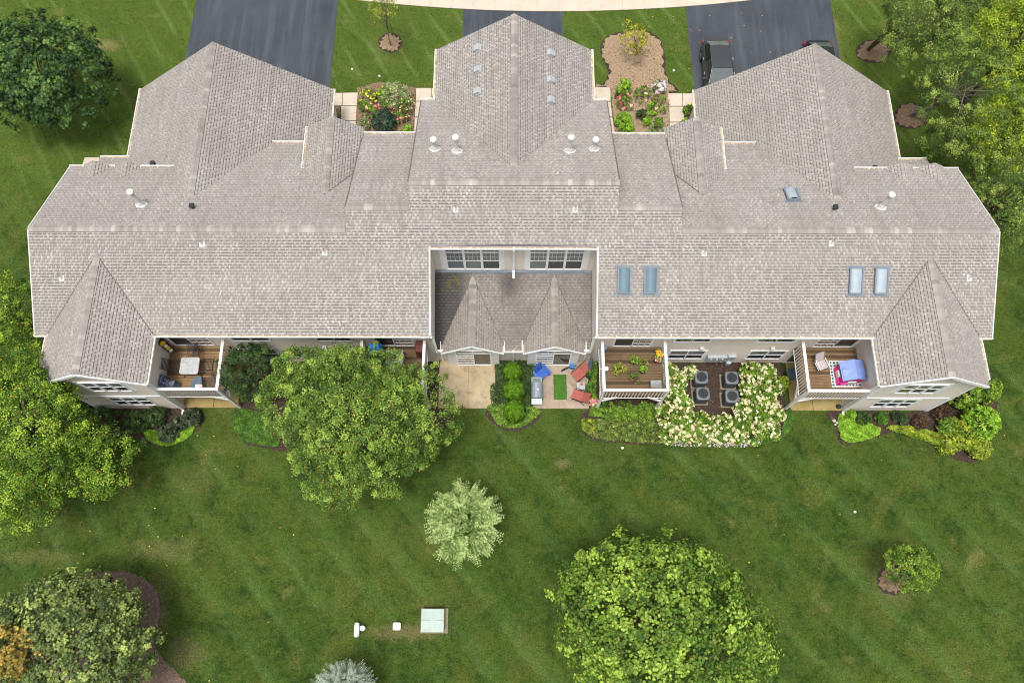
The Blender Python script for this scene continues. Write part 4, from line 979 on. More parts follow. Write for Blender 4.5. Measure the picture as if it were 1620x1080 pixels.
def skylight(u, v, w_, h_, pl, mat, ang=0):
    c = hit(u, v, *pl); n = pl[1].normalized(); up_ = Vector((0, n.z, -n.y)); up_ = up_ if up_.z > 0 else -up_; ax = Vector((1, 0, 0))
    fr = MB(); k = c + n * .03
    fr.bar(k - up_ * (h_ / 2 + .14), k - up_ * (h_ / 2 - .02), w_ + .34, .02, up=tuple(n)); fr.bar(k + up_ * (h_ / 2 - .02), k + up_ * (h_ / 2 + .1), w_ + .3, .02, up=tuple(n))
    for s2 in (-1, 1):
        fr.bar(k + ax * s2 * (w_ / 2) - up_ * h_ / 2 + n * .06, k + ax * s2 * (w_ / 2) + up_ * h_ / 2 + n * .06, .07, .14, up=tuple(n))
        fr.bar(k + up_ * s2 * (h_ / 2) - ax * (w_ / 2 - .035) + n * .058, k + up_ * s2 * (h_ / 2) + ax * (w_ / 2 - .035) + n * .058, .07, .14, up=tuple(n))
    sk = part('skylight', fr, 'flashing', bld); gl = MB(); nn = 6
    for i in range(nn):                                       # gently domed glazing
        t0, t1 = -1 + 2 * i / nn, -1 + 2 * (i + 1) / nn; z0_, z1_ = .1 + .09 * (1 - t0 * t0), .1 + .09 * (1 - t1 * t1)
        gl.add([k + ax * t0 * (w_ / 2 - .04) - up_ * (h_ / 2 - .04) + n * z0_, k + ax * t1 * (w_ / 2 - .04) - up_ * (h_ / 2 - .04) + n * z1_, k + ax * t1 * (w_ / 2 - .04) + up_ * (h_ / 2 - .04) + n * z1_, k + ax * t0 * (w_ / 2 - .04) + up_ * (h_ / 2 - .04) + n * z0_], [(0, 1, 2, 3)])
    part('pane', gl, mat, sk, smooth=True)
skylight(987, 443, .58, 1.2, PR, 'skylight_blue'); skylight(1029, 443, .58, 1.2, PR, 'skylight_blue')
skylight(1353, 444, .58, 1.2, PR, 'skylight_white'); skylight(1393, 444, .58, 1.2, PR, 'skylight_white')
skylight(1252, 310, .58, .9, P1, 'skylight_white')

# ---- decks
def deck(x0, x1, rails, mat, label):
    """wood deck on posts between x0<x1 from the rear wall out to YD; rails: subset of 'W','E','S'"""
    YD, ZD, ZR = 10.28, 2.62, 3.6
    f = MB(); f.box((x0, YD, ZD - .28), (x1, YD + .06, ZD - .03)); f.box((x0, YD + .06, ZD - .28), (x0 + .06, YW - .02, ZD - .03)); f.box((x1 - .06, YD + .06, ZD - .28), (x1, YW - .02, ZD - .03))
    for i in range(1, 6): xx = x0 + (x1 - x0) * i / 6; f.box((xx - .02, YD + .06, ZD - .24), (xx + .02, YW - .02, ZD - .035))
    dk = part('deck', f, mat, bld)
    n = 18; pw = (YW - .03 - YD) / n
    pm = None
    for i in range(n):
        if pm is None:
            m_ = MB(); m_.box((x0, 0, 0), (x1, pw - .012, .03)); me = bpy.data.meshes.new('plank'); me.from_pydata(m_.v, [], m_.f); finish(me, mat); pm = me
        o = link('plank', pm, dk); o.location = (0, YD + i * pw, ZD - .03)
    bme = bpy.data.meshes.new('baluster'); m_ = MB(); m_.box((-.019, -.019, 0), (.019, .019, ZR - ZD + .22)); bme.from_pydata(m_.v, [], m_.f); finish(bme, 'white_paint_wood')
    segs = {'S': ((x0, YD), (x1, YD)), 'W': ((x0, YD), (x0, YW - .05)), 'E': ((x1, YD), (x1, YW - .05))}
    for k in rails:
        a, b = segs[k]; a = Vector((*a, 0)); b = Vector((*b, 0)); d = (b - a).normalized(); L = (b - a).length
        outn = {'S': Vector((0, -1, 0)), 'W': Vector((-1, 0, 0)), 'E': Vector((1, 0, 0))}[k]
        rm = MB(); e = d * .0 if k == 'S' else d * .072
        rm.bar(a + e + Vector((0, 0, ZR)), b + Vector((0, 0, ZR)), .14, .035, up=(0, 0, 1)); rm.bar(a + e + Vector((0, 0, ZR - .07)), b + Vector((0, 0, ZR - .07)), .04, .08)
        rm.bar(a + e + outn * .055 + Vector((0, 0, ZD - .3)), b + outn * .055 + Vector((0, 0, ZD - .3)), .03, .05)
        part('rail', rm, 'white_paint_wood', dk)
        nb = int(L / .155)
        for i in range(1, nb):
            p = a + d * (L * i / nb) + outn * .04; o = link('baluster', bme, dk); o.location = (p.x, p.y, ZD - .28)
    for xx, ss in ((x0, 1), (x1, -1)):
        if (xx == x0 and 'W' in rails) or (xx == x1 and 'E' in rails):
            pm2 = MB(); pm2.box((xx - .06, YD - .07, .03), (xx + .06, YD + .05, ZR + .02)); part('post', pm2, 'white_paint_wood', dk)
            br = MB(); br.bar((xx + ss * .04, YD - .02, ZD - 1.0), (xx + ss * .75, YD - .02, ZD - .3), .09, .09, up=(0, 1, 0)); part('brace', br, 'white_paint_wood', dk)
            b2 = MB(); b2.bar((xx, YD + .03, ZD - 1.0), (xx, YD + .75, ZD - .3), .09, .09, up=(1, 0, 0)); part('brace', b2, 'white_paint_wood', dk)
    return dk
deck(-17.38, -14.42, 'ES', 'deck_wood_gold', ''); deck(14.38, 17.36, 'WS', 'deck_wood_mix', '')
deck(4.42, 7.52, 'WES', 'deck_wood_brown', ''); deck(-7.52, -4.42, 'WES', 'deck_wood_brown', '')
# privacy screens beside the inner decks, next to the recess
for sx in (-1, 1):
    mb = MB(); mb.box((min(sx * 4.1, sx * 4.22), 12.3, 2.5), (max(sx * 4.1, sx * 4.22), 12.8, 5.0)) if False else None
# ================================================================ VEGETATION
UP = np.array([0, 0, 1.])
def dirs_on(n, rng, zmin=-.35):
    D = nrm(rng.normal(size=(n * 3, 3))); D = D[D[:, 2] > zmin]; return D[:n]
def crown_np(rng, c, rad, ncl, nleaf, clr, leaf, asp=.55, zmin=-.3, shell=(.5, 1.0), lobes=7, lob=.28, rosette=False, up=.55, tintsd=.24, spire=0):
    c = np.array(c, float); rad = np.array(rad, float)
    D = dirs_on(ncl, rng, zmin); ncl = len(D)
    if ncl > 80:                                   # outer clumps spread evenly, the rest inside
        no = int(ncl * .75); i_ = np.arange(no) + .5; zz = 1 - (1 - zmin) * i_ / no; ph = i_ * 2.39996 + rng.normal(0, .0, no)
        Fb = np.c_[np.sqrt(np.maximum(0, 1 - zz ** 2)) * np.cos(ph), np.sqrt(np.maximum(0, 1 - zz ** 2)) * np.sin(ph), zz]
        D[:no] = nrm(Fb + rng.normal(0, .5 / math.sqrt(no) * 1.6, (no, 3)))
    L = nrm(rng.normal(size=(lobes, 3)) * [1, 1, .5]); A = rng.uniform(-lob, lob, lobes)
    Rr = 1 + (A[None] * np.exp(4 * (D @ L.T - 1))).sum(1) - .06
    f = shell[0] + (shell[1] - shell[0]) * rng.random(ncl) ** .55
    if ncl > 80: f[:no] = np.maximum(f[:no], rng.uniform(.74, 1.0, no))
    pk = rng.random(ncl) < .2; f = np.where(pk, rng.uniform(.98, 1.16, ncl), f)
    C = c + D * rad * (f * Rr)[:, None]
    tint = rng.normal(.45, tintsd, ncl)
    cr = clr * rng.uniform(.6, 1.25, ncl) * np.where(pk, .6, 1)
    k = rng.poisson(nleaf, ncl) + 3; idx = np.repeat(np.arange(ncl), k); n = len(idx)
    out = nrm(D * np.array([1, 1, .6]) * (.8) + UP * up)[idx]
    if rosette:
        nl = 7; m = n // nl + 1; ri = rng.integers(0, ncl, m)
        ax = nrm(nrm(D * .7 + UP * up)[ri] + rng.normal(0, .45, (m, 3)))
        cen = C[ri] + ax * (cr[ri] * rng.uniform(.5, 1, m) * .9)[:, None] + rng.normal(0, .25, (m, 3)) * cr[ri][:, None]
        T = nrm(np.cross(ax, rng.normal(size=(m, 3)))); B = np.cross(ax, T)
        Ps, Ns, Ts, rr = [], [], [], []
        base_r = rng.normal(0, .1, m)
        for j in range(nl):
            a = 2 * math.pi * j / nl + rng.uniform(-.25, .25, m); rd = T * np.cos(a)[:, None] + B * np.sin(a)[:, None]
            rd = nrm(rd + ax * .35); Ps.append(cen + rd * leaf * .5); Ts.append(rd); Ns.append(nrm(ax - rd * .35)); rr.append(tint[ri] + base_r + rng.normal(0, .08, m))
        P = np.concatenate(Ps); N = np.concatenate(Ns); T = np.concatenate(Ts); r = np.concatenate(rr)
        V = leaf_quads(P, N, leaf * rng.uniform(.75, 1.25, len(P)), asp, rng, T)
    else:
        d2 = nrm(out + rng.normal(0, .75, (n, 3)))
        P = C[idx] + d2 * (cr[idx] * rng.uniform(.35, 1.05, n))[:, None] * np.array([1, 1, .8])
        N = nrm(d2 * .5 + UP * .5 + rng.normal(0, .45, (n, 3)))
        V = leaf_quads(P, N, leaf * rng.uniform(.6, 1.3, n), asp, rng); r = tint[idx] + rng.normal(0, .18, n)
    return V, np.clip(r, 0, 1), C
def fol(name, V, r, mat, parent, kind=None):
    return np_quads(name, V, mat, parent, kind, {'rnd': r, 'rnd2': rng.random(len(V))})
def limbs(base, c, C, tr, bark, root, nl=9, stems=1):
    """trunk(s) with limbs and twigs reaching to clump centres"""
    base = Vector(base); c = Vector(c); mb = MB()
    fork = base.lerp(c, .45)
    for s_ in range(stems):
        b = base + Vector((rnd.uniform(-.12, .12), rnd.uniform(-.12, .12), 0)) * (stems > 1); fk = fork + Vector((rnd.uniform(-.5, .5), rnd.uniform(-.5, .5), 0)) * (stems > 1)
        mb.tube([b, b.lerp(fk, .12), b.lerp(fk, .55) + Vector((rnd.uniform(-.06, .06), rnd.uniform(-.06, .06), 0)), fk, fk.lerp(c, .8)], [tr * 1.35, tr, tr * .85, tr * .7, tr * .3], 8)
    part('trunk', mb, bark, root, smooth=True)
    step = max(1, len(C) // (nl * 5))
    tg = [Vector(p) for p in C[::step]][:nl * 5]
    mb = MB()
    for i, t in enumerate(tg):
        a = base.lerp(c, rnd.uniform(.4, 1.0) if t.z > fork.z else rnd.uniform(.35, .5)); m = a.lerp(t, .5) + Vector((rnd.uniform(-.2, .2), rnd.uniform(-.2, .2), .15))
        r0 = tr * (.42 if i % 5 == 0 else .2); mb.tube([a, m, t], [r0, r0 * .6, r0 * .15], 5)
    part('limb', mb, bark, root, 'stuff', smooth=True)
def tree(name, label, pos_px, zc, rpx, rz, mat, base_px=None, seed=0, ncl=420, nleaf=60, clr=.5, leaf=.13, tr=.16, bark='bark', cat='tree', group=None, stems=1, extra=None, **kw):
    rg = np.random.default_rng(seed); c = G(*pos_px, zc); m = mpp(*pos_px, zc); rx, ry = rpx[0] * m, rpx[1] * m
    b = G(*base_px) if base_px else Vector((c.x, c.y, 0))
    root = thing(name, label, cat, group, (b.x, b.y, 0)); off = np.array([b.x, b.y, 0])
    cl = np.array(c) - off
    V, r, C = crown_np(rg, cl, (rx, ry, rz), ncl, int(nleaf * 1.6), clr, leaf * .78, **kw)
    limbs((0, 0, 0), cl, C, tr, bark, root, stems=stems)
    fol('crown', V, r, mat, root)
    if extra: extra(root, off, rg)
    return root
# big trees
def t2x(root, off, rg):
    for (px, zc, rp, rz, n) in (((178, 742), 3.2, (38, 50), 1.5, 60), ((128, 715), 3.8, (46, 42), 1.7, 60), ((18, 575), 4.4, (46, 54), 2.2, 90), ((30, 778), 4.0, (70, 50), 2.0, 90)):
        c = np.array(G(*px, zc)) - off; m = mpp(*px, zc); V, r, C = crown_np(rg, c, (rp[0] * m, rp[1] * m, rz), n, 84, .5, .1, lob=.4)
        fol('crown', V, r, 'leaf_left_big', root)
tree('shade_tree', 'large yellow green tree with orange specks beside the left gable of the house', (38, 682), 4.6, (100, 118), 3.0, 'leaf_left_big', (75, 700), 1, ncl=520, nleaf=56, clr=.5, leaf=.13, tr=.2, extra=t2x, lob=.35)
tree('shade_tree', 'rounded pale green tree at the left edge above the larger orange specked tree', (10, 492), 3.4, (46, 48), 1.8, 'leaf_left_big', None, 2, ncl=130, nleaf=50, clr=.42, leaf=.12, tr=.1, lob=.4)
def t3x(root, off, rg):
    for (px, zc, rp, rz, n) in (((640, 660), 4.0, (62, 70), 2.2, 130), ((460, 640), 4.2, (58, 62), 2.2, 120), ((530, 740), 3.8, (70, 55), 2.2, 120), ((478, 582), 4.0, (42, 36), 1.4, 70), ((545, 588), 4.2, (50, 40), 1.5, 85), ((612, 605), 4.2, (50, 42), 1.6, 80), ((620, 745), 3.6, (36, 40), 1.5, 45)):
        c = np.array(G(*px, zc)) - off; m = mpp(*px, zc); V, r, C = crown_np(rg, c, (rp[0] * m, rp[1] * m, rz), n, 84, .42, .095, lob=.45)
        fol('crown', V, r, 'leaf_pear', root)
tree('pear_tree', 'broad spreading green tree in front of the left decks of the house', (552, 670), 4.8, (112, 92), 2.6, 'leaf_pear', (560, 690), 3, ncl=600, nleaf=66, clr=.46, leaf=.12, tr=.18, extra=t3x, lob=.25, zmin=-.15)
tree('maple_tree', 'large bright green round tree at the bottom edge of the lawn', (1036, 985), 4.4, (152, 128), 3.2, 'leaf_maple', (1010, 985), 4, ncl=620, nleaf=150, clr=.55, leaf=.105, tr=.16, lob=.14, rosette=True, asp=.6, shell=(.4, 1.02))
tree('oak_tree', 'dark green dense tree at the upper left corner of the lawn', (66, 132), 3.6, (88, 96), 2.8, 'leaf_oak_dark', (80, 150), 5, ncl=430, nleaf=110, clr=.48, leaf=.15, tr=.18, lob=.42, rosette=True, asp=.36, shell=(.3, 1.02))
def t7x(root, off, rg):
    c = np.array(G(24, 1020, 5.7)) - off; m = mpp(24, 1020, 5.7); V, r, C = crown_np(rg, c, (42 * m, 40 * m, 1.2), 70, 130, .36, .085, lob=.3, rosette=True, zmin=.0)
    fol('crown', V, r, 'leaf_orange', root)
tree('oak_tree', 'round grey green tree with an orange patch in the lower left corner', (104, 1015), 3.7, (118, 100), 2.7, 'leaf_grey', None, 6, ncl=760, nleaf=140, clr=.42, leaf=.1, tr=.2, lob=.2, rosette=True, asp=.5, extra=t7x, shell=(.5, 1.02))
tree('young_tree', 'small leafy sapling leaning over a bare mulch ring on the right lawn', (1448, 896), 2.2, (46, 37), .9, 'leaf_small_tree', (1414, 917), 8, ncl=130, nleaf=36, clr=.27, leaf=.12, tr=.04, lob=.5, zmin=-.2)
# top right group
GR = 'trees along the right side of the house'
tree('crab_tree', 'multi stem tree rising from the mulch ring nearest the right driveway', (1444, 36), 4.2, (66, 56), 2.2, 'leaf_right_dark', (1376, 80), 10, ncl=200, nleaf=50, clr=.42, leaf=.12, tr=.07, group=GR, stems=4, bark='bark', lob=.5)
tree('crab_tree', 'tree with pale bare stems rising from the mulch ring beside the right garage', (1530, 140), 4.4, (78, 90), 2.4, 'leaf_right_dark', (1437, 182), 11, ncl=330, nleaf=52, clr=.44, leaf=.12, tr=.06, group=GR, stems=5, bark='bark_pale', lob=.45)
tree('crab_tree', 'small dark green crown below the pale stemmed tree and above the dark gap', (1492, 216), 3.0, (34, 30), 1.2, 'leaf_right_dark', (1475, 205), 12, ncl=60, nleaf=48, clr=.38, leaf=.12, tr=.05, group=GR, lob=.4)
tree('birch_tree', 'bright yellow green tree in the upper right corner', (1612, 62), 5.6, (62, 74), 2.2, 'leaf_yellow_green', None, 13, ncl=240, nleaf=55, clr=.48, leaf=.14, tr=.15, group=GR, lob=.35)
tree('birch_tree', 'yellow green tree at the right edge level with the garage gutter', (1606, 208), 4.6, (58, 66), 2.2, 'leaf_yellow_green', None, 14, ncl=210, nleaf=52, clr=.46, leaf=.13, tr=.14, group=GR, lob=.4)
tree('shade_tree', 'tall green tree close to the right end of the ridge', (1585, 318), 3.8, (52, 68), 2.2, 'leaf_right_dark', None, 15, ncl=230, nleaf=52, clr=.44, leaf=.12, tr=.15, group=GR, lob=.5)
tree('shade_tree', 'deep green tree at the top edge between the driveway tree and the corner', (1520, 0), 3.6, (52, 40), 2., 'leaf_right_dark', None, 16, ncl=130, nleaf=50, clr=.44, leaf=.12, tr=.12, group=GR, lob=.4)
# sapling with visible stem and yellow shrub at the front
tree('young_tree', 'thin sapling with a straight stem in the round mulch ring between the driveways', (608, 14), 3.4, (25, 30), 1.3, 'leaf_sparse', (618, 72), 17, ncl=60, nleaf=15, clr=.3, leaf=.12, tr=.035, bark='bark_pale', lob=.4, shell=(.2, 1.))
tree('young_tree', 'small golden yellow shrub like tree in the large front mulch bed', (1007, 66), 1.6, (18, 22), 1.1, 'leaf_yellow', (1006, 88), 18, ncl=60, nleaf=26, clr=.24, leaf=.1, tr=.025, lob=.4, shell=(.2, 1.))
# dark bushy tree by the left deck
tree('evergreen_tree', 'dark evergreen bush tree tucked between the left deck and the spreading tree', (398, 590), 2.2, (34, 40), 1.9, 'leaf_bush_dark', None, 19, ncl=150, nleaf=52, clr=.32, leaf=.1, tr=.08, lob=.4)

def frond_tree(name, label, px, zc, rp, rz, mat, seed, n, ln, leaf, asp, pairs, base_px=None, cat='tree'):
    rg = np.random.default_rng(seed); c = np.array(G(*px, zc)); m = mpp(*px, zc); b = G(*base_px) if base_px else Vector((c[0], c[1], 0))
    root = thing(name, label, cat, None, (b.x, b.y, 0)); c = c - np.array([b.x, b.y, 0])
    D = dirs_on(n, rg, -.1); rad = np.array([rp[0] * m, rp[1] * m, rz]); f = rg.uniform(.2, 1, len(D)) ** .6 * .8
    O = c + D * rad * f[:, None]; ax = nrm(D * [1, 1, .5] + UP * .35 + rg.normal(0, .25, D.shape))
    L = ln * rg.uniform(.7, 1.25, len(D)); Sd = nrm(np.cross(ax, UP)); V = []; rr = []; t0 = rg.normal(.5, .15, len(D))
    for j in range(pairs):
        t = (j + .5) / pairs; w_ = leaf * (1 - .55 * t)
        P0 = O + ax * (L * t)[:, None] - UP * (.25 * L * t * t)[:, None]
        for sg in (-1, 1):
            T = nrm(Sd * sg + ax * .65 + rg.normal(0, .12, D.shape)); N = nrm(np.cross(T, Sd * sg + 1e-3) * 0 + UP + D * .3 + rg.normal(0, .25, D.shape)); N = nrm(N - (N * T).sum(1, keepdims=True) * T)
            V.append(leaf_quads(P0 + T * w_ * .5, N, w_, asp, rg, T)); rr.append(np.clip(t0 + rg.normal(0, .12, len(D)) + .25 * t, 0, 1))
    V = np.concatenate(V); limbs((0, 0, 0), c, O, .06, 'bark', root, nl=14); fol('crown', V, np.concatenate(rr), mat, root)
    return root
frond_tree('ash_sapling', 'small pale green tree with feathery fronds alone on the middle of the lawn', (735, 828), 2.6, (50, 58), 1.3, 'leaf_frond', 21, 380, .8, .27, .36, 9)
frond_tree('spruce_tree', 'blue grey spruce tip rising from the bottom edge of the lawn', (545, 1092), 2.2, (56, 46), 1.6, 'leaf_spruce', 22, 620, .45, .12, .3, 9)

# ---- shrubs and border plants: one object each
def shrub(name, label, u, v, rpx, h, mat, seed, group=None, ncl=36, nleaf=30, clr=.14, leaf=.07, cat='shrub', blooms=None, rosette=False, asp=.55, shell=(.6, 1.0), lob=.25, ry=None, loc=None):
    rg = np.random.default_rng(1000 + seed); m = mpp(u, v, h * .5); c = G(u, v, h * .55)
    if loc: c = Vector(loc)
    rx = rpx * m; ry_ = (ry or rpx) * m; root = thing(name, label, cat, group, (c.x, c.y, 0))
    V, r, C = crown_np(rg, (0, 0, h * .42), (max(rx - clr * .6, .05), max(ry_ - clr * .6, .05), h * .55), ncl, nleaf, clr, leaf, asp, zmin=-.25, shell=shell, lob=lob, rosette=rosette, lobes=5)
    V[:, :, 2] = np.maximum(V[:, :, 2], .03)
    fol('foliage', V, r, mat, root)
    mb = MB()
    for i in range(5):
        t = C[rg.integers(0, len(C))]; mb.tube([(0, 0, 0), tuple(t * .5), tuple(t)], [.02, .015, .005], 4)
    part('stem', mb, 'bark', root, 'stuff')
    if blooms:
        bm_, n, sz = blooms; D = dirs_on(n, rg, .15); f = rg.uniform(.93, 1.06, len(D))
        P = np.array([0, 0, h * .42]) + D * np.array([rx, ry_, h * .6]) * f[:, None]; q_ = []; rr = []
        for p, d in zip(P, D):
            k = 9; o = rg.normal(0, sz * .3, (k, 3)); N = nrm(d + rg.normal(0, .4, (k, 3)) + UP * .4)
            q_.append(leaf_quads(p + o, N, sz * rg.uniform(.8, 1.2, k), .8, rg)); rr.append(np.clip(rg.normal(.55, .2) + rg.normal(0, .15, k), 0, 1))
        fol('blossom', np.concatenate(q_), np.concatenate(rr), bm_, root, 'stuff')
    return root
# dense globe arborvitae
def arbor(u, v, rpx, h, seed, label):
    rg = np.random.default_rng(seed); c = G(u, v, h * .5); m = mpp(u, v, h * .5); rx = rpx * m
    root = thing('arborvitae', label, 'shrub', 'clipped arborvitae in the middle bed', (c.x, c.y, 0))
    n = 9000; t = rg.random(n) ** .75; a = rg.uniform(0, 2 * math.pi, n); z = h * (.08 + .92 * t)
    prof = np.sqrt(np.clip(1 - ((t - .35) / .65) ** 2, 0, 1)); fold = 1 + .1 * np.sin(a * 7 + seed) * np.sin(t * 9 + a)
    rr = rx * prof * fold * rg.uniform(.8, 1.03, n); P = np.c_[rr * np.cos(a), rr * np.sin(a), z]
    N = nrm(np.c_[np.cos(a), np.sin(a), t * 1.5 - .5] + rg.normal(0, .22, (n, 3))); T = nrm(UP + np.c_[np.cos(a), np.sin(a), 0 * a] * .5 + rg.normal(0, .2, (n, 3)))
    Nn = nrm(np.cross(T, np.cross(N, T))); tang = nrm(np.cross(UP, N)); Nf = nrm(tang * rg.choice([-1, 1], n)[:, None] * .7 + N * .8)
    V = leaf_quads(P, Nf, .13 * rg.uniform(.7, 1.3, n), .5, rg, T); fol('foliage', V, np.clip(.45 + (fold - 1) * 1.6 + rg.normal(0, .18, n), 0, 1), 'leaf_cypress', root)
    mb = MB(); mb.cyl((0, 0, 0), (0, 0, h * .6), .05, .02, 6); part('stem', mb, 'bark', root)
arbor(811, 588, 13.5, 1.6, 31, 'clipped bright green arborvitae nearest the house wall'); arbor(813, 617, 16.5, 1.9, 32, 'clipped bright green arborvitae in the middle of the three')
arbor(814, 650, 16, 2.1, 33, 'clipped bright green arborvitae nearest the lawn')
def cover(name, label, px, mat, n, h=.16, leaf=.07, z0=.03, seed=0, cat='ground cover', clump=.25, blooms=None):
    rg = np.random.default_rng(2000 + seed); poly = W(smooth_px(px, 5), h * .5); P = sample_poly(poly, n, rg); k = len(P)
    hh = h * (.55 + .45 * np.sin(P[:, 0] * 7 + np.sin(P[:, 1] * 5) * 2) * np.sin(P[:, 1] * 8 + seed)); hh = np.maximum(hh, .04) * rg.uniform(.5, 1, k)
    P3 = np.c_[P, z0 + hh]; N = nrm(np.c_[rg.normal(0, .5, (k, 2)), np.ones(k)])
    o = fol(name, leaf_quads(P3, N, leaf * rg.uniform(.6, 1.3, k), .7, rg), np.clip(.45 + .6 * (hh / h - .5) + rg.normal(0, .16, k), 0, 1), mat, None, 'stuff')
    tag(o, label, cat)
    if blooms:
        bm_, nb, sz = blooms; Pb = sample_poly(poly, nb, rg); kb = len(Pb)
        fol('blossom', leaf_quads(np.c_[Pb, np.full(kb, z0 + h) + rg.uniform(0, .08, kb)], nrm(np.c_[rg.normal(0, .3, (kb, 2)), np.ones(kb)]), sz * rg.uniform(.6, 1.2, kb), .9, rg), rg.random(kb), bm_, o, 'stuff')
    return o
cover('ground_cover', 'dark green low cover around the three clipped arborvitae', [(786, 573), (842, 573), (843, 600), (843, 645), (836, 655), (790, 655), (778, 640), (776, 612), (786, 600)], 'leaf_bush_dark', 5200, .2, .09, seed=1)
cover('ground_cover', 'light green leafy apron below the clipped arborvitae', [(776, 640), (850, 645), (852, 655), (830, 672), (808, 677), (788, 671), (778, 655)], 'leaf_fresh', 3400, .2, .1, seed=2)
cover('ground_cover', 'bright green low cover in front of the left wing', [(229, 680), (250, 682), (268, 690), (290, 678), (308, 672), (300, 690), (282, 700), (262, 705), (236, 697)], 'leaf_lime', 3600, .16, .08, seed=3)
cover('ground_cover', 'bright green low cover right of the left deck post', [(374, 648), (392, 648), (420, 655), (440, 680), (440, 705), (410, 703), (384, 695), (369, 675)], 'leaf_ground', 5600, .16, .08, seed=4)
cover('ground_cover', 'mown looking green cover at the right end of the hydrangea bed', [(1232, 692), (1238, 676), (1244, 650), (1254, 650), (1254, 670), (1243, 688), (1218, 700), (1195, 702), (1190, 692)], 'leaf_ground', 4200, .14, .07, seed=5)
cover('ground_cover', 'lime green mound of low cover in front of the right wing', [(1328, 655), (1345, 662), (1372, 668), (1392, 678), (1385, 690), (1352, 699), (1334, 696), (1328, 682)], 'leaf_lime', 4600, .28, .09, seed=6)
cover('purple_asters', 'strip of small lilac flowers along the front of the hydrangeas', [(1052, 694), (1100, 695), (1150, 698), (1198, 695), (1198, 706), (1150, 708), (1100, 707), (1054, 704)], 'leaf_mixed', 1800, .3, .08, seed=7, cat='flowers', blooms=('petal_lilac', 260, .09))
cover('ground_cover', 'green plants filling the ground below the middle right deck', [(935, 574), (944, 574), (950, 640), (1035, 640), (1040, 655), (1010, 662), (960, 660), (932, 655), (936, 640)], 'leaf_fresh', 5200, .4, .12, seed=8)
cover('perennials', 'mixed straggly perennials in the left part of the long right bed', [(922, 662), (960, 664), (1040, 660), (1052, 680), (1050, 700), (990, 698), (945, 693), (926, 682)], 'leaf_mixed', 5000, .35, .1, seed=9)
cover('daylilies', 'arching yellow green grassy clumps along the right wing bed', [(1402, 676), (1430, 674), (1470, 682), (1496, 690), (1494, 706), (1466, 697), (1430, 685)], 'leaf_autumn', 2400, .4, .16, seed=10)
# mixed small plants in beds
def scatter_shrubs(lst):
    for k, a in enumerate(lst): shrub(*a[:8], **(a[8] if len(a) > 8 else {}))
seed = 0
def S_(name, label, u, v, rpx, h, mat, **kw):
    global seed; seed += 1; return shrub(name, label, u, v, rpx, h, mat, seed, **kw)
HY = 'white hydrangeas around the air conditioners'
hyd = [(1219, 680, 13, 1.0, 'lowest at the right corner of the bed'), (1212, 590, 13, 1.2, 'at the wall nearest the right patio'), (1092, 588, 9, 1.1, 'narrow at the wall left of the upper left air conditioner'), (1183, 612, 12, 1.3, 'close right of the upper right air conditioner')] + [(u_, 685, 15, .9, 'in the low front row, number %s from the left' % w_) for u_, w_ in ((1060, 'one'), (1086, 'two'), (1112, 'three'), (1138, 'four'), (1164, 'five'), (1190, 'six'))] + [(1073, 602, 13, 1.4, 'between the deck post and the upper left air conditioner'), (1080, 640, 14, 1.4, 'in the crook left below the air conditioners'), (1212, 640, 16, 1.4, 'in the crook right below the air conditioners'), (1176, 646, 14, 1.2, 'just right below the lower right air conditioner'), (1056, 590, 15, 1.3, 'against the wall at the left of the air conditioners'), (1066, 622, 17, 1.4, 'left of the lower left air conditioner'), (1052, 655, 16, 1.4, 'at the left end of the hydrangea row'),
       (1082, 668, 19, 1.3, 'second from the left along the bed front'), (1112, 672, 19, 1.2, 'third from the left along the bed front'), (1144, 674, 18, 1.2, 'straight below the lower right air conditioner'), (1172, 668, 18, 1.3, 'right of the middle along the bed front'),
       (1200, 662, 19, 1.3, 'near the right end of the bed front'), (1226, 655, 14, 1.3, 'outermost beside the right patio'), (1190, 590, 17, 1.3, 'against the wall at the right of the air conditioners'), (1196, 625, 20, 1.4, 'right of the lower right air conditioner'), (1222, 612, 14, 1.2, 'beside the patio under the right deck')]
for u, v, r_, h_, where in hyd:
    S_('hydrangea', 'white flowering hydrangea ' + where, u, v, r_ * 1.18, h_, 'leaf_fresh', group=HY, ncl=64, nleaf=34, clr=.2, leaf=.1, blooms=('petal_cream', 38, .105))
S_('forsythia', 'yellow green narrow shrub between the hydrangeas and the right patio', 1238, 605, 11, 1.1, 'leaf_autumn', ncl=40, leaf=.1)
for k, (u, v, r_, m_, lb) in enumerate([(960, 645, 18, 'leaf_fresh', 'green bush under the left post of the middle right deck'), (990, 652, 19, 'leaf_fresh', 'green bush below the front rail of the middle right deck'), (1022, 650, 18, 'leaf_fresh', 'green bush beside the right post of the middle right deck'),
        (936, 612, 9, 'leaf_ground', 'narrow green shrub between the brown patio and the deck'), (934, 590, 8, 'leaf_ground', 'small green shrub in the wall corner beside the brown patio'), (932, 672, 12, 'leaf_autumn', 'speckled plant at the lawn corner of the long right bed'),
        (1005, 676, 14, 'leaf_mixed', 'bronze tinted perennial in the long right bed'), (975, 680, 13, 'leaf_mixed', 'loose reddish perennial near the left of the long right bed'), (1036, 686, 13, 'leaf_mixed', 'loose perennial touching the hydrangeas in the long right bed')]):
    S_('border_plant', lb, u, v, r_, .7, m_, ncl=34, nleaf=22, clr=.16, leaf=.09)
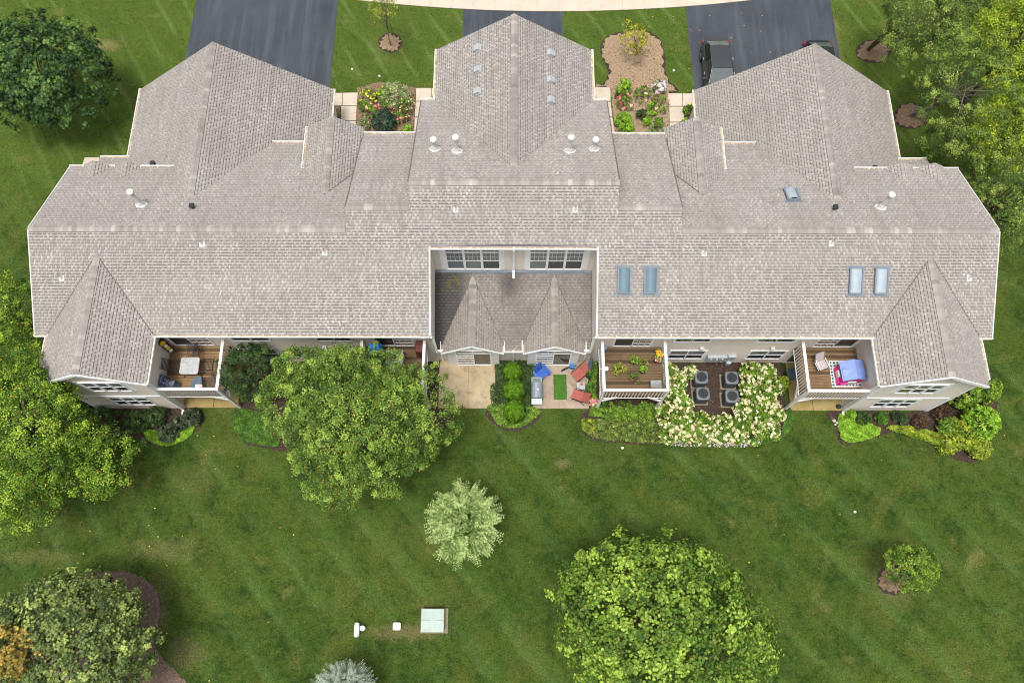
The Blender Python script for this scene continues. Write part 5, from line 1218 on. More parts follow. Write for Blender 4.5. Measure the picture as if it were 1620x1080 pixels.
for u, v, r_, h_, m_, lb in [(188, 668, 24, 1.0, 'leaf_bush_dark', 'dark clipped yew left of centre below the left wing windows'), (218, 664, 22, 1.0, 'leaf_bush_dark', 'dark clipped yew in the middle below the left wing windows'), (246, 658, 19, .9, 'leaf_bush_dark', 'dark clipped yew right of the others below the left wing windows'),
        (160, 660, 20, 1.0, 'leaf_bush_dark', 'dark shrub at the corner of the left wing'), (120, 655, 26, 1.1, 'leaf_bush_dark', 'dark shrub in the gloom under the big left tree'), (88, 640, 22, 1.1, 'leaf_bush_dark', 'dark shrub closest to the west wall of the left wing')]:
    S_('yew_shrub', lb, u, v, r_, h_, m_, ncl=60, nleaf=34, clr=.2, leaf=.08)
for u, v, r_, lb in [(264, 684, 15, 'bronze leaved shrub above the bright cover'), (285, 668, 13, 'bronze leaved shrub beside the left wing downspout'), (302, 660, 15, 'bronze leaved shrub at the corner of the left patio')]:
    S_('bronze_shrub', lb, u, v, r_, .8, 'leaf_bronze', ncl=40, nleaf=26, clr=.17, leaf=.12, asp=.7)
for u, v, r_, h_, m_, lb in [(1366, 660, 12, .8, 'leaf_bush_dark', 'dark round shrub right of the lime mound'), (1396, 662, 11, .7, 'leaf_ground', 'green round shrub between two dark ones at the right wing'), (1424, 660, 13, .8, 'leaf_bush_dark', 'dark round shrub under the right wing windows'),
        (1345, 655, 10, .6, 'leaf_lime', 'small lime shrub by the right wing downspout'), (1492, 655, 15, .9, 'leaf_purple', 'purple leaved shrub at the corner of the right wing'), (1455, 668, 14, .5, 'leaf_purple', 'low purple brown shrub under the right wing')]:
    S_('shrub', lb, u, v, r_, h_, m_, ncl=42, nleaf=30, clr=.16, leaf=.07)
for u, v, r_, h_, m_, lb in [(1552, 668, 30, 2.0, 'leaf_lime', 'tall bright green shrub at the outer end of the right bed'), (1528, 622, 30, 1.6, 'leaf_small_tree', 'green shrub with broad leaves beside the east wall'), (1562, 618, 18, 1.6, 'leaf_small_tree', 'green shrub outermost beside the east wall'),
        (1520, 688, 26, 1.2, 'leaf_autumn', 'yellowing shrub in the lower part of the right bed'), (1502, 675, 16, 1.0, 'leaf_small_tree', 'green leafy shrub inward of the yellowing shrub'), (1548, 708, 20, 1.0, 'leaf_autumn', 'orange tinged shrub at the lawn edge of the right bed'), (1500, 706, 14, .8, 'leaf_autumn', 'small yellowing shrub at the lower left of the right bed')]:
    S_('large_shrub', lb, u, v, r_, h_, m_, ncl=90, nleaf=34, clr=.26, leaf=.13)
# front beds
for a in [('viburnum', 'large cream dotted shrub at the lawn side of the left front bed', 626, 150, 23, 1.4, 'leaf_variegated', dict(ncl=80, nleaf=34, clr=.24, leaf=.07)),
          ('viburnum', 'right half of the speckled shrubbery in the left front bed', 642, 166, 13, 1.2, 'leaf_fresh', dict(ncl=36, blooms=('petal_cream', 22, .06))),
          ('coreopsis', 'yellow flowering plant in the left front bed', 583, 152, 15, .7, 'leaf_fresh', dict(blooms=('petal_yellow', 18, .08))),
          ('coreopsis', 'small yellow flowering plant behind the first in the left front bed', 606, 146, 10, .5, 'leaf_lime', dict(blooms=('petal_yellow', 7, .07))),
          ('rose_bush', 'pink rose bush leftmost in the left front bed', 574, 168, 10, .8, 'leaf_fresh', dict(blooms=('petal_pink', 5, .14))),
          ('rose_bush', 'pink rose bush in the middle of the left front bed', 590, 176, 12, .9, 'leaf_fresh', dict(blooms=('petal_pink', 7, .13))),
          ('rose_bush', 'rose bush behind the weeping dark shrub', 606, 166, 9, .8, 'leaf_fresh', dict(blooms=('petal_pink', 3, .12))),
          ('rose_bush', 'pink rose bush at the right of the left front bed', 634, 180, 15, .9, 'leaf_fresh', dict(blooms=('petal_pink', 14, .08))),
          ('weeping_shrub', 'dark blue green weeping mound in the left front bed', 609, 191, 18, 1.2, 'leaf_teal', dict(ncl=90, nleaf=34, clr=.18, leaf=.12, asp=.35)),
          ('silver_shrub', 'pale variegated shrub beside the left front walk', 573, 197, 12, .8, 'leaf_variegated', dict(ncl=40, leaf=.1, asp=.35)),
          ('small_plant', 'small light green plant by the gutter in the left front bed', 644, 204, 7, .4, 'leaf_lime', {}),
          ('green_shrub', 'upright green shrub at the top left of the right front plants', 987, 136, 14, 1.0, 'leaf_lime', dict(ncl=50, leaf=.1)),
          ('green_shrub', 'second green shrub below the upright one in the right front bed', 982, 150, 10, .8, 'leaf_fresh', {}),
          ('rose_bush', 'pink rose bush in the left of the right front bed', 989, 162, 15, .9, 'leaf_fresh', dict(blooms=('petal_pink', 9, .13))),
          ('rose_bush', 'pink rose bush in the middle of the right front bed', 1016, 147, 14, .9, 'leaf_fresh', dict(blooms=('petal_pink', 7, .1))),
          ('lilac_asters', 'lilac flowering clump at the top of the right front plants', 1041, 138, 12, .8, 'leaf_mixed', dict(blooms=('petal_lilac', 44, .12))),
          ('rose_bush', 'sparse rose bush in the right of the right front bed', 1044, 162, 16, .9, 'leaf_fresh', dict(blooms=('petal_pink', 4, .11))),
          ('green_shrub', 'light green shrub lower right in the right front bed', 1032, 172, 11, .7, 'leaf_lime', {}),
          ('boxwood', 'small round dark green shrub in the middle of the right front bed', 1015, 180, 9, .7, 'leaf_bush_dark', dict(ncl=40)),
          ('ornamental_grass', 'yellow green grassy mound in the right front bed', 988, 190, 15, .8, 'leaf_lime', dict(ncl=60, nleaf=34, clr=.2, leaf=.16, asp=.18)),
          ('ornamental_grass', 'smaller yellow green grassy mound near the gutter in the right front bed', 995, 203, 10, .7, 'leaf_lime', dict(ncl=40, clr=.18, leaf=.15, asp=.18)),
          ('catmint', 'grey green spiky plant near the gutter in the right front bed', 1040, 205, 14, .7, 'leaf_variegated', dict(ncl=40, leaf=.15, asp=.16)),
          ('green_shrub', 'green plant above the grey spiky plant in the right front bed', 1042, 194, 11, .6, 'leaf_fresh', {}),
          ('green_shrub', 'small green plant left of the grey spiky plant', 1024, 192, 8, .5, 'leaf_lime', {}),
          ('lily_plant', 'yellow flowering plant beside the black downspout at the right garage', 1089, 172, 9, .7, 'leaf_fresh', dict(blooms=('petal_yellow', 3, .1))),
          ('lily_plant', 'grassy green plant at the foot of the black downspout', 1086, 195, 9, .6, 'leaf_lime', dict(leaf=.14, asp=.2)),
          ('fern', 'small green plant beside the downspout at the left garage', 531, 181, 6, .5, 'leaf_fresh', {}), ('fern', 'small dark plant at the foot of the downspout at the left garage', 534, 191, 5, .4, 'leaf_bush_dark', {}),
          ('small_plant', 'small yellow green plant by the gutter corner of the left centre walk', 687, 155, 4, .3, 'leaf_autumn', {}),
          ('flower_clump', 'orange and red flowers in the gutter corner of the right centre walk', 938, 155, 4, .3, 'leaf_orange', {})]:
    S_(a[0], a[1], a[2], a[3], a[4], a[5], a[6], **{**dict(ncl=32, nleaf=24, clr=.14, leaf=.08), **a[7]})
# ================================================================ THINGS
DZ = 2.62
def at_(u, v, z): p = G(u, v, z); return (p.x, p.y)
def sling_chair(name, label, cat, x, y, z, rz, fab, frame, recl=25, seatlen=.46, group=None, wdt=.52, legs=.4, mesh=False):
    t = thing(name, label, cat, group, (x, y, z), rz); sh = legs; h = wdt / 2
    m = MB(); nsl = 7 if mesh else 1
    for i in range(nsl):
        a = -seatlen / 2 + seatlen * i / nsl; b = -seatlen / 2 + seatlen * (i + (.3 if mesh else 1)) / nsl
        m.box((-h + .03, a, sh - .012), (h - .03, b, sh + .012))
    part('seat', m, fab, t, 'stuff' if mesh else None)
    m = MB(); c, s = math.cos(R(recl)), math.sin(R(recl)); bl = .55
    for i in range(nsl):
        a = .04 + bl * i / nsl; b = .04 + bl * (i + (.3 if mesh else 1)) / nsl
        m.bar((0, -seatlen / 2 - s * a, sh + c * a), (0, -seatlen / 2 - s * b, sh + c * b), wdt - .06, .02, up=(0, 1, 0))
    part('backrest', m, fab, t, 'stuff' if mesh else None)
    for sx in (-1, 1):
        m = MB(); m.tube([(sx * h, seatlen / 2, 0), (sx * h, seatlen / 2 - .02, sh + .2), (sx * h, -seatlen / 2 - .05, sh + .22)], [.014] * 3, 6); part('armrest', m, frame, t)
        m = MB(); m.tube([(sx * h, -seatlen / 2 - .12, 0), (sx * h, -seatlen / 2, sh), (sx * h, -seatlen / 2 - s * .62, sh + c * .62)], [.014] * 3, 6); part('leg', m, frame, t)
        m = MB(); m.cyl((sx * h, -seatlen / 2, sh), (sx * h, seatlen / 2, sh), .013, n=6); part('side_rail', m, frame, t)
    return t
# left deck
x, y = at_(299.5, 578, DZ + .72)
t = thing('patio_table', 'square glass topped table in the middle of the left deck', 'table', None, (x, y, DZ))
m = MB(); m.rbox((-.45, -.42, .7), (.45, .42, .715), .09); part('table_top', m, 'table_glass', t)
m = MB(); m.rbox((-.465, -.435, .685), (.465, .435, .70), .1); part('table_rim', m, 'steel', t)
m = MB(); m.cyl((0, 0, .715), (0, 0, .722), .022, n=8); part('umbrella_hole', m, 'black_plastic', t)
for sx in (-1, 1):
    for sy in (-1, 1): m = MB(); m.tube([(sx * .33, sy * .3, .7), (sx * .36, sy * .33, .35), (sx * .46, sy * .42, 0)], [.016] * 3, 6); part('leg', m, 'dark_metal', t)
MC = 'black mesh chairs round the glass table'
for u, v, rz, lb in ((306, 561, 180, 'black mesh chair on the house side of the glass table'), (275, 578, -90, 'black mesh chair on the west side of the glass table'), (328, 577, 90, 'black mesh chair on the rail side of the glass table'), (331, 601, 35, 'black mesh chair pushed into the outer corner of the left deck')):
    x, y = at_(u, v, DZ + .5); sling_chair('mesh_chair', lb, 'chair', x, y, DZ, R(rz), 'dark_metal', 'dark_metal', group=MC, mesh=True, wdt=.56)
x, y = at_(311, 601, DZ + .6); t = thing('seat_cushion', 'slate blue square cushion propped beside the corner chair on the left deck', 'cushion', None, (x, y, DZ), R(8))
m = MB(); m.rbox((-.21, -.2, .42), (.21, .2, .5), .05); part('cushion', m, 'cushion_blue', t, bevel=.02); m = MB(); m.rbox((-.36, -.3, .03), (-.0, .0, .41), .04); part('cushion_stack', m, 'cushion_blue', t)
x, y = at_(314, 610, DZ + .55); m = MB(); m.rbox((x - .2, y - .08, DZ + .35), (x + .16, y + .1, DZ + .5), .05); tag(part('towel', m, 'pale_pink_cloth', None, bevel=.02), 'folded pale pink towel at the outer rail of the left deck', 'towel')
x, y = at_(261, 604, DZ + .6); t = thing('covered_chairs', 'stack of chairs under a navy floral cover in the outer corner of the left deck', 'chair cover', None, (x, y, DZ))
m = MB(); pts = [(-.62, -.28), (.5, -.28), (.56, .05), (.15, .12), (-.18, .42), (-.34, .36)]
m.add([(a * 1.05, b * 1.05, 0) for a, b in pts] + [(a * .93, b * .9, .72 + .06 * math.sin(i * 2)) for i, (a, b) in enumerate(pts)] + [(-.12, .02, .86), (.3, -.1, .78)], [(0, 1, 7, 6), (1, 2, 8, 7), (2, 3, 9, 8), (3, 4, 10, 9), (4, 5, 11, 10), (5, 0, 6, 11), (6, 7, 13, 12), (7, 8, 13), (8, 9, 13), (9, 12, 13), (9, 10, 12), (10, 11, 12), (11, 6, 12)]); part('cover', m, 'floral_cloth', t)
pa, pb = G(251, 538, DZ + 1.55), G(274, 557, DZ + .35); ex = (pb - pa).normalized(); ez = (CO - pa).normalized(); ey = ez.cross(ex).normalized(); ez = ex.cross(ey)
t = thing('toy_rack', 'long dark rack holding yellow and white bowls in the left deck corner', 'rack'); Mr = Matrix((ex, ey, ez)).transposed().to_4x4(); Mr.translation = (pa + pb) / 2 - ez * .42 * .8; t.matrix_world = Mr; t.scale = (.8, .8, .8)
m = MB(); m.rbox((-.68, -.24, .0), (.68, .24, .1), .2); part('rack_base', m, 'black_plastic', t); m = MB(); m.rbox((-.64, -.2, .36), (.64, .2, .42), .19); part('rack_tray', m, 'black_plastic', t)
for sx in (-.5, .5): m = MB(); m.box((sx - .03, -.15, .1), (sx + .03, .15, .36)); part('rack_foot', m, 'black_plastic', t)
for k, (xx, rr, mm_) in enumerate(((-.45, .19, 'yellow_plastic'), (-.12, .13, 'toy_white'), (.14, .15, 'yellow_plastic'), (.43, .13, 'toy_white'))):
    m = MB(); m.cyl((xx, 0, .42), (xx, 0, .52), rr * .75, rr, 14, 0, False); m.cyl((xx, 0, .46), (xx, 0, .48), rr * .8, rr * .8, 14); part('bowl', m, mm_, t)
# right deck
x, y = at_(1337, 591, DZ); m = MB(); x0, y0 = at_(1317, 611.5, DZ); x1, y1 = at_(1362, 571, DZ)
t = thing('area_rug', 'white and teal lattice patterned rug on the right deck', 'rug', None, ((x0 + x1) / 2, (y0 + y1) / 2, DZ + .002))
m = MB(); hx, hy = (x1 - x0) / 2, (y1 - y0) / 2; m.box((-hx, -hy, 0), (hx, hy, .008)); part('rug_pile', m, 'lattice_rug', t)
m = MB(); m.box((-hx - .02, -hy - .02, -.0005), (hx + .02, hy + .02, .004)); part('rug_border', m, 'toy_white', t)
x, y = at_(1353, 584, DZ + 1.05); t = thing('playhouse', 'pink plastic playhouse with a pale blue gabled roof on the right deck', 'playhouse', None, (x, y, DZ + .012), R(4))
def phwall(m, a, b, z0, z1, w0, w1, zz0, zz1, th_=.05):   # wall with one opening
    a = Vector((*a, 0)); b = Vector((*b, 0)); d = (b - a); L = d.length; d.normalize()
    def seg(s0, s1, za, zb): m.bar(a + d * s0 + Vector((0, 0, (za + zb) / 2)), a + d * s1 + Vector((0, 0, (za + zb) / 2)), th_, zb - za, up=(0, 0, 1))
    seg(0, w0, z0, z1); seg(w1, L, z0, z1); seg(w0, w1, z0, zz0) if zz0 > z0 else None; seg(w0, w1, zz1, z1)
m = MB(); c4 = [(-.52, -.42), (.5, -.42), (.5, .4), (-.52, .4)]
phwall(m, c4[0], c4[1], 0, .8, .32, .72, .0, .66); phwall(m, c4[1], c4[2], 0, .8, .2, .6, .35, .66); phwall(m, c4[2], c4[3], 0, .8, .3, .7, .35, .66); phwall(m, c4[3], c4[0], 0, .8, .22, .6, .35, .66); part('playhouse_wall', m, 'pink_plastic', t)
m = MB(); m.box((-.62, -.5, 0), (-.53, .36, .26)); m.box((-.6, -.5, 0), (.1, -.44, .26)); part('playhouse_skirt', m, 'pink_plastic', t)
m = MB(); m.bar((-.42, -.5, .02), (-.22, -.62, .02), .04, .0 + .02); part('threshold', m, 'toy_white', t); m = MB(); m.box((-.64, -.18, .22), (-.55, .16, .52)); part('shutter', m, 'toy_white', t); m = MB(); m.box((-.2, -.5, .04), (.2, -.45, .46)); part('playhouse_door', m, 'toy_white', t)
m = MB(); rx0, rx1 = -.62, .58
m.add([(rx0, -.5, .82), (.02, -.5, 1.1), (.02, .5, 1.1), (rx0, .5, .82), (rx1, -.5, .82), (rx1, .5, .82)], [(0, 1, 2, 3), (1, 4, 5, 2)])
m.add([(rx0, -.5, .78), (.02, -.5, 1.06), (.02, .5, 1.06), (rx0, .5, .78), (rx1, -.5, .78), (rx1, .5, .78)], [(3, 2, 1, 0), (2, 5, 4, 1)])
m.add([(rx0, -.5, .78), (rx0, -.5, .82), (.02, -.5, 1.1), (.02, -.5, 1.06), (rx1, -.5, .82), (rx1, -.5, .78)], [(0, 3, 2, 1), (3, 5, 4, 2)])
m.add([(rx0, -.5, .78), (rx0, .5, .78), (rx0, .5, .82), (rx0, -.5, .82)], [(0, 1, 2, 3)]); m.add([(rx1, -.5, .78), (rx1, .5, .78), (rx1, .5, .82), (rx1, -.5, .82)], [(3, 2, 1, 0)])
for s2 in (-1, 1): m.add([(s2 * .5 + .0, -.28, .87), (s2 * .58, .05, .9), (s2 * .5, .2, .87), (s2 * .12, -.0, 1.05)], [(0, 1, 3), (1, 2, 3)] if s2 > 0 else [(3, 1, 0), (3, 2, 1)])
part('playhouse_roof', m, 'periwinkle', t)
x, y = at_(1300, 577, DZ + .45); sling_chair('folding_chair', 'folding chair with a pale grey cushion on the right deck', 'chair', x, y, DZ, R(200), 'cushion_grey', 'steel', 30, .45, wdt=.5)
# middle right deck plants
def pot(mb, x, y, z, r, h, mi=0): mb.cyl((x, y, z), (x, y, z + h), r * .75, r, 12, mi)
def potted(name, label, u, v, z, r, h, potm, leafm, rad, ph, seed, leaf=.1, ncl=26, nleaf=14, clr=.14, blooms=None, cat='potted plant', up=.5, hang=False):
    rg = np.random.default_rng(3000 + seed); x, y = at_(u, v, z + h); t = thing(name, label, cat, 'potted plants on the middle right deck', (x, y, z))
    m = MB(); pot(m, 0, 0, 0, r, h); part('pot', m, potm, t); m = MB(); m.cyl((0, 0, h - .02), (0, 0, h + .004), r * .93, n=12); part('soil', m, 'mulch_dark', t)
    V, rr, C = crown_np(rg, (0, 0, h + ph * .5), (rad, rad, ph * .55), ncl, nleaf, clr, leaf, .5, -.5, shell=(.2, 1), lob=.5); fol('foliage', V, rr, leafm, t)
    m = MB()
    for i in range(5): c_ = C[i]; m.tube([(0, 0, h), tuple(c_)], [.01, .004], 4)
    part('stem', m, 'bark', t, 'stuff')
    if blooms:
        bm_, nb, sz = blooms; D = dirs_on(nb, rg, 0); P = np.array([0, 0, h + ph * .5]) + D * [rad, rad, ph * .55]; fol('blossom', leaf_quads(np.repeat(P, 4, 0) + rg.normal(0, sz * .3, (len(P) * 4, 3)), nrm(np.repeat(D, 4, 0) + rg.normal(0, .4, (len(P) * 4, 3)) + UP), sz, .9, rg), rg.random(len(P) * 4), bm_, t, 'stuff')
    return t
potted('potted_plant', 'wide yellow green bush in a pot on the left of the middle right deck', 977, 585, DZ, .16, .3, 'black_plastic', 'leaf_autumn', .36, .5, 1, ncl=34, nleaf=13, leaf=.08)
potted('potted_plant', 'bright green potted plant nearest the house wall on the middle right deck', 1003, 571, DZ, .15, .26, 'black_plastic', 'leaf_lime', .15, .5, 2, ncl=10, leaf=.08)
potted('potted_plant', 'ball shaped green plant in a dark pot on the middle right deck', 1018, 584, DZ, .2, .3, 'black_plastic', 'leaf_lime', .17, .22, 3, leaf=.06, ncl=26, nleaf=26, clr=.1)
potted('potted_plant', 'straggly plant arching beside the ball shaped one', 1016, 575, DZ, .12, .2, 'black_plastic', 'leaf_autumn', .26, .4, 4, ncl=9, nleaf=8, leaf=.08)
potted('potted_plant', 'brownish sparse plant near the front rail of the middle right deck', 1004, 597, DZ, .16, .28, 'terracotta', 'leaf_mixed', .34, .45, 5, ncl=20, nleaf=9, leaf=.08)
potted('flower_box', 'orange blossoms hanging on the right rail of the middle right deck', 1042, 561, DZ + .75, .14, .16, 'toy_white', 'petal_orange', .13, .14, 6, leaf=.08, ncl=12)
potted('flower_box', 'pink and green blossoms hanging just below the orange ones', 1041, 568, DZ + .7, .14, .16, 'toy_white', 'leaf_fresh', .14, .14, 7, leaf=.07, ncl=12, blooms=('petal_pink', 12, .08))
x, y = at_(959, 583, DZ + 1.05); t = thing('bird_feeder', 'small white feeder on a bracket at the left rail of the middle right deck', 'feeder', None, (x, y, DZ + .95)); m = MB(); m.rbox((-.1, -.09, 0), (.1, .09, .14), .03); part('feeder_tray', m, 'toy_white', t); m = MB(); m.bar((-.32, 0, .02), (-.08, 0, .02), .02, .02); part('bracket', m, 'toy_white', t)
x, y = at_(1038, 607, DZ + .45); t = thing('side_table', 'small grey wire side table in the front corner of the middle right deck', 'table', None, (x, y, DZ)); m = MB()
for i in range(8): m.box((-.27, -.2 + i * .055, .44), (.27, -.2 + i * .055 + .03, .455))
part('table_top', m, 'grey_plastic', t, 'stuff')
m = MB(); m.tube([(-.29, -.22, 0), (-.29, .2, .45), (.29, .2, .45), (.29, -.22, 0)], [.012] * 4, 6); part('frame', m, 'dark_metal', t)
x, y = at_(956, 548, DZ + .3); m = MB(); m.rbox((x - .14, 12.6, DZ), (x + .14, 12.82, DZ + .3), .03); tag(part('storage_box', m, 'fabric_pale_blue', None), 'small pale blue box in the house corner of the middle right deck', 'box')
# middle left deck
x, y = at_(593, 552, DZ + .85); t = thing('covered_grill', 'bright blue covered grill on the middle left deck', 'grill cover', None, (x, y, DZ))
m = MB(); m.rbox((-.34, -.5, 0), (.34, .32, .82), .1); m.rbox((-.26, -.36, .82), (.26, .22, .98), .1); part('cover', m, 'blue_cover', t, bevel=.03); m = MB(); m.box((.02, -.3, .982), (.1, .1, .99)); part('strap', m, 'navy_plastic', t)
x, y = at_(623, 575, DZ + .75); t = thing('covered_table', 'long pale grey covered table on the middle left deck', 'table', None, (x, y, DZ)); m = MB(); m.rbox((-.42, -.82, .03), (.42, .72, .72), .05); part('cover', m, 'cover_grey', t, bevel=.02); m = MB()
for a in (-.38, .32): 
    for b in (-.78, .62): m.box((a, b, 0), (a + .05, b + .05, .04))
part('leg', m, 'dark_metal', t, 'stuff')
m = MB(); m.box((-4.85, 12.2, DZ + .05), (-4.5, 12.78, DZ + 1.0)); tag(part('storage_cabinet', m, 'door_red', None, bevel=.02), 'dark red cabinet against the wall on the middle left deck', 'cabinet')
# middle patio
PZ = .064
def adirondack(label, u, v, rz):
    x, y = at_(u, v, PZ + .4); t = thing('adirondack_chair', label, 'chair', None, (x, y, PZ), rz)
    for i in range(6): m = MB(); m.box((-.26, -.2 + i * .08, .3 + .012 * i), (.26, -.2 + i * .08 + .07, .32 + .012 * i)); part('seat_slat', m, 'blue_plastic', t)
    for i in range(5): m = MB(); a = -.24 + i * .1; tp = .72 + .1 * (1 - abs(i - 2) / 2); m.bar((a + .04, -.2, .3), (a + .04 + (i - 2) * .012, -.2 - (tp - .3) * .5, tp + .12), .085, .02, up=(0, 1, 0)); part('back_slat', m, 'blue_plastic', t)
    for sx in (-1, 1):
        m = MB(); m.rbox((sx * .33 - .07, -.3, .52), (sx * .33 + .07, .34, .545), .06); part('armrest', m, 'blue_plastic', t)
        m = MB(); m.box((sx * .3 - .02, .2, 0), (sx * .3 + .02, .3, .52)); m.bar((sx * .28, .28, .3), (sx * .28, -.5, .04), .03, .1); part('leg', m, 'blue_plastic', t)
adirondack('bright blue slatted garden chair on the brown patio beside the grill', 857, 590, R(-140))
x, y = at_(849.5, 616, PZ + .95); t = thing('gas_grill', 'grey gas grill with chrome handle at the left edge of the brown patio', 'grill', None, (x, y, PZ))
m = MB(); m.rbox((-.3, -.42, .12), (.3, .4, .8), .04); part('cart', m, 'grill_dark', t)
m = MB(); n_ = 8
for i in range(n_):
    a0, a1 = math.pi * i / n_, math.pi * (i + 1) / n_; q0 = (-.3 * math.cos(a0), .8 + .2 * math.sin(a0)); q1 = (-.3 * math.cos(a1), .8 + .2 * math.sin(a1))
    m.add([(q0[0], -.42, q0[1]), (q0[0], .4, q0[1]), (q1[0], .4, q1[1]), (q1[0], -.42, q1[1])], [(0, 1, 2, 3)])
m.add([(-.3 * math.cos(math.pi * i / n_), -.42, .8 + .2 * math.sin(math.pi * i / n_)) for i in range(n_ + 1)], [tuple(range(n_ + 1))]); m.add([(-.3 * math.cos(math.pi * i / n_), .4, .8 + .2 * math.sin(math.pi * i / n_)) for i in range(n_ + 1)], [tuple(range(n_, -1, -1))]); part('lid', m, 'grill_grey', t)
m = MB(); m.box((-.28, .42, .76), (.26, .72, .79)); part('side_shelf', m, 'grill_grey', t); m = MB(); m.box((-.28, -.74, .76), (.26, -.44, .79)); part('side_shelf', m, 'meter_grey', t)
m = MB()
for i in range(6): m.box((-.22, .46 + i * .035, .792), (.2, .475 + i * .035, .8))
part('shelf_grate', m, 'grill_dark', t, 'stuff')
m = MB(); m.tube([(.3, -.3, .84), (.38, -.3, .86), (.38, .28, .86), (.3, .28, .84)], [.014] * 4, 6); part('handle', m, 'steel', t)
m = MB(); m.cyl((.05, 0, .995), (.05, 0, 1.01), .035, n=10); part('thermometer', m, 'toy_white', t)
for sx in (-.24, .24): 
    for sy in (-.36, .34): m = MB(); m.cyl((sx - .02, sy, .06), (sx + .02, sy, .06), .06, n=10); part('wheel', m, 'black_plastic', t)
x0, y0 = at_(876, 632, PZ); x1, y1 = at_(896, 592.5, PZ); t = thing('turf_mat', 'green artificial turf mat lying on the brown patio', 'mat', None, ((x0 + x1) / 2, (y0 + y1) / 2, PZ + .004)); hx, hy = (x1 - x0) / 2, (y1 - y0) / 2
m = MB(); m.box((-hx, -hy, 0), (hx, hy, .012)); part('mat_base', m, 'turf_mat', t); k = 2600; Pm = np.c_[rng.uniform(-hx, hx, k), rng.uniform(-hy, hy, k), np.full(k, .02)]; np_quads('turf_blades', leaf_quads(Pm, nrm(np.c_[rng.normal(0, .9, (k, 2)), np.ones(k)]), .045, .3, rng), 'turf_mat', t, 'stuff')
def lounge(label, u, v, rz):
    x, y = at_(u, v, PZ + .4); t = thing('lounge_chair', label, 'chair', 'red sling chairs on the brown patio', (x, y, PZ), rz)
    m = MB(); m.add([(-.27, .42, .34), (.27, .42, .34), (.27, .0, .32), (-.27, .0, .32), (.27, -.12, .34), (-.27, -.12, .34), (.27, -.5, .72), (-.27, -.5, .72)], [(3, 2, 1, 0), (5, 4, 2, 3), (7, 6, 4, 5)]); part('sling', m, 'red_sling', t)
    for sx in (-1, 1):
        m = MB(); m.tube([(sx * .29, .44, .34), (sx * .29, 0, .32), (sx * .29, -.12, .34), (sx * .29, -.53, .74)], [.015] * 4, 6); part('side_rail', m, 'dark_metal', t)
        m = MB(); m.tube([(sx * .31, .35, 0), (sx * .31, .28, .52), (sx * .31, -.3, .54)], [.014] * 3, 6); part('armrest', m, 'dark_metal', t)
        m = MB(); m.tube([(sx * .3, -.35, 0), (sx * .3, -.1, .33)], [.014] * 2, 6); part('leg', m, 'dark_metal', t)
lounge('red sling chair near the patio door', 919, 588, R(-55 + 180 + 55)) if False else lounge('red sling chair near the patio door, turned towards the turf mat', 918, 589, R(128))
lounge('red sling chair near the lawn, turned towards the turf mat', 918, 626, R(68))
x, y = at_(919, 610, PZ + .4); t = thing('side_table', 'small grey square table between the two red chairs', 'table', None, (x, y, PZ), R(3)); m = MB(); m.rbox((-.22, -.2, .36), (.22, .2, .4), .06); part('table_top', m, 'grey_plastic', t)
for sx in (-1, 1):
    for sy in (-1, 1): m = MB(); m.bar((sx * .17, sy * .15, .36), (sx * .2, sy * .18, 0), .04, .04); part('leg', m, 'grey_plastic', t)
x, y = at_(920, 607.5, PZ + .46); t = thing('candle_jar', 'pink jar on the small grey table', 'jar', None, (x, y, PZ + .401)); m = MB(); m.cyl((0, 0, 0), (0, 0, .1), .06, .07, 12); part('jar', m, 'hot_red', t); m = MB(); m.cyl((0, 0, .1), (0, 0, .11), .055, n=12); part('lid', m, 'petal_pink', t)
for k, (u, v, rz) in enumerate(((890.5, 585.5, -60), (893.5, 584, -70))):
    x, y = at_(u, v, PZ); t = thing('sandal', ('dark sandal lying nearer the grill in front of the patio door', 'dark sandal lying nearer the red chair in front of the patio door')[k], 'sandal', 'pair of dark sandals', (x, y, PZ), R(rz)); m = MB(); m.rbox((-.05, -.13, 0), (.05, .13, .025), .045); part('sole', m, 'navy_plastic', t); m = MB(); m.bar((-.05, .04, .035), (.05, .04, .035), .04, .03); part('strap', m, 'black_plastic', t)
x, y = at_(905, 579.5, PZ + .15); t = thing('watering_can', 'navy blue watering can in front of the patio door', 'watering can', None, (x, y, PZ), R(15)); m = MB(); m.cyl((0, 0, 0), (0, 0, .24), .14, .12, 12); part('body', m, 'blue_cover', t); m = MB(); m.tube([(-.1, 0, .08), (-.36, -.03, .26)], [.035, .025], 8); part('spout', m, 'navy_plastic', t); m = MB(); m.tube([(.12, 0, .2), (.24, 0, .2), (.22, 0, .06), (.12, 0, .04)], [.015] * 4, 6); part('handle', m, 'navy_plastic', t)
x, y = at_(933, 583, PZ + .6); t = thing('folded_umbrella', 'grey folded parasol leaning in the wall corner of the brown patio', 'parasol', None, (x, y, PZ)); m = MB(); m.tube([(0, -.1, .25), (.02, .1, .8), (.04, .3, 1.5)], [.05, .13, .06], 10); part('canopy', m, 'cushion_blue', t); m = MB(); m.tube([(0, -.19, 0), (0, -.1, .25)], [.02, .02], 6); part('pole', m, 'dark_metal', t); m = MB(); m.cyl((0, -.19, 0), (0, -.19, .08), .2, .15, 12); part('base', m, 'dark_metal', t)
S_('flower_pot_plant', 'pot of pink and yellow flowers at the foot of the middle right deck post', 939, 636, 7, .5, 'leaf_lime', ncl=20, nleaf=18, clr=.1, leaf=.07, blooms=('petal_pink', 16, .09))
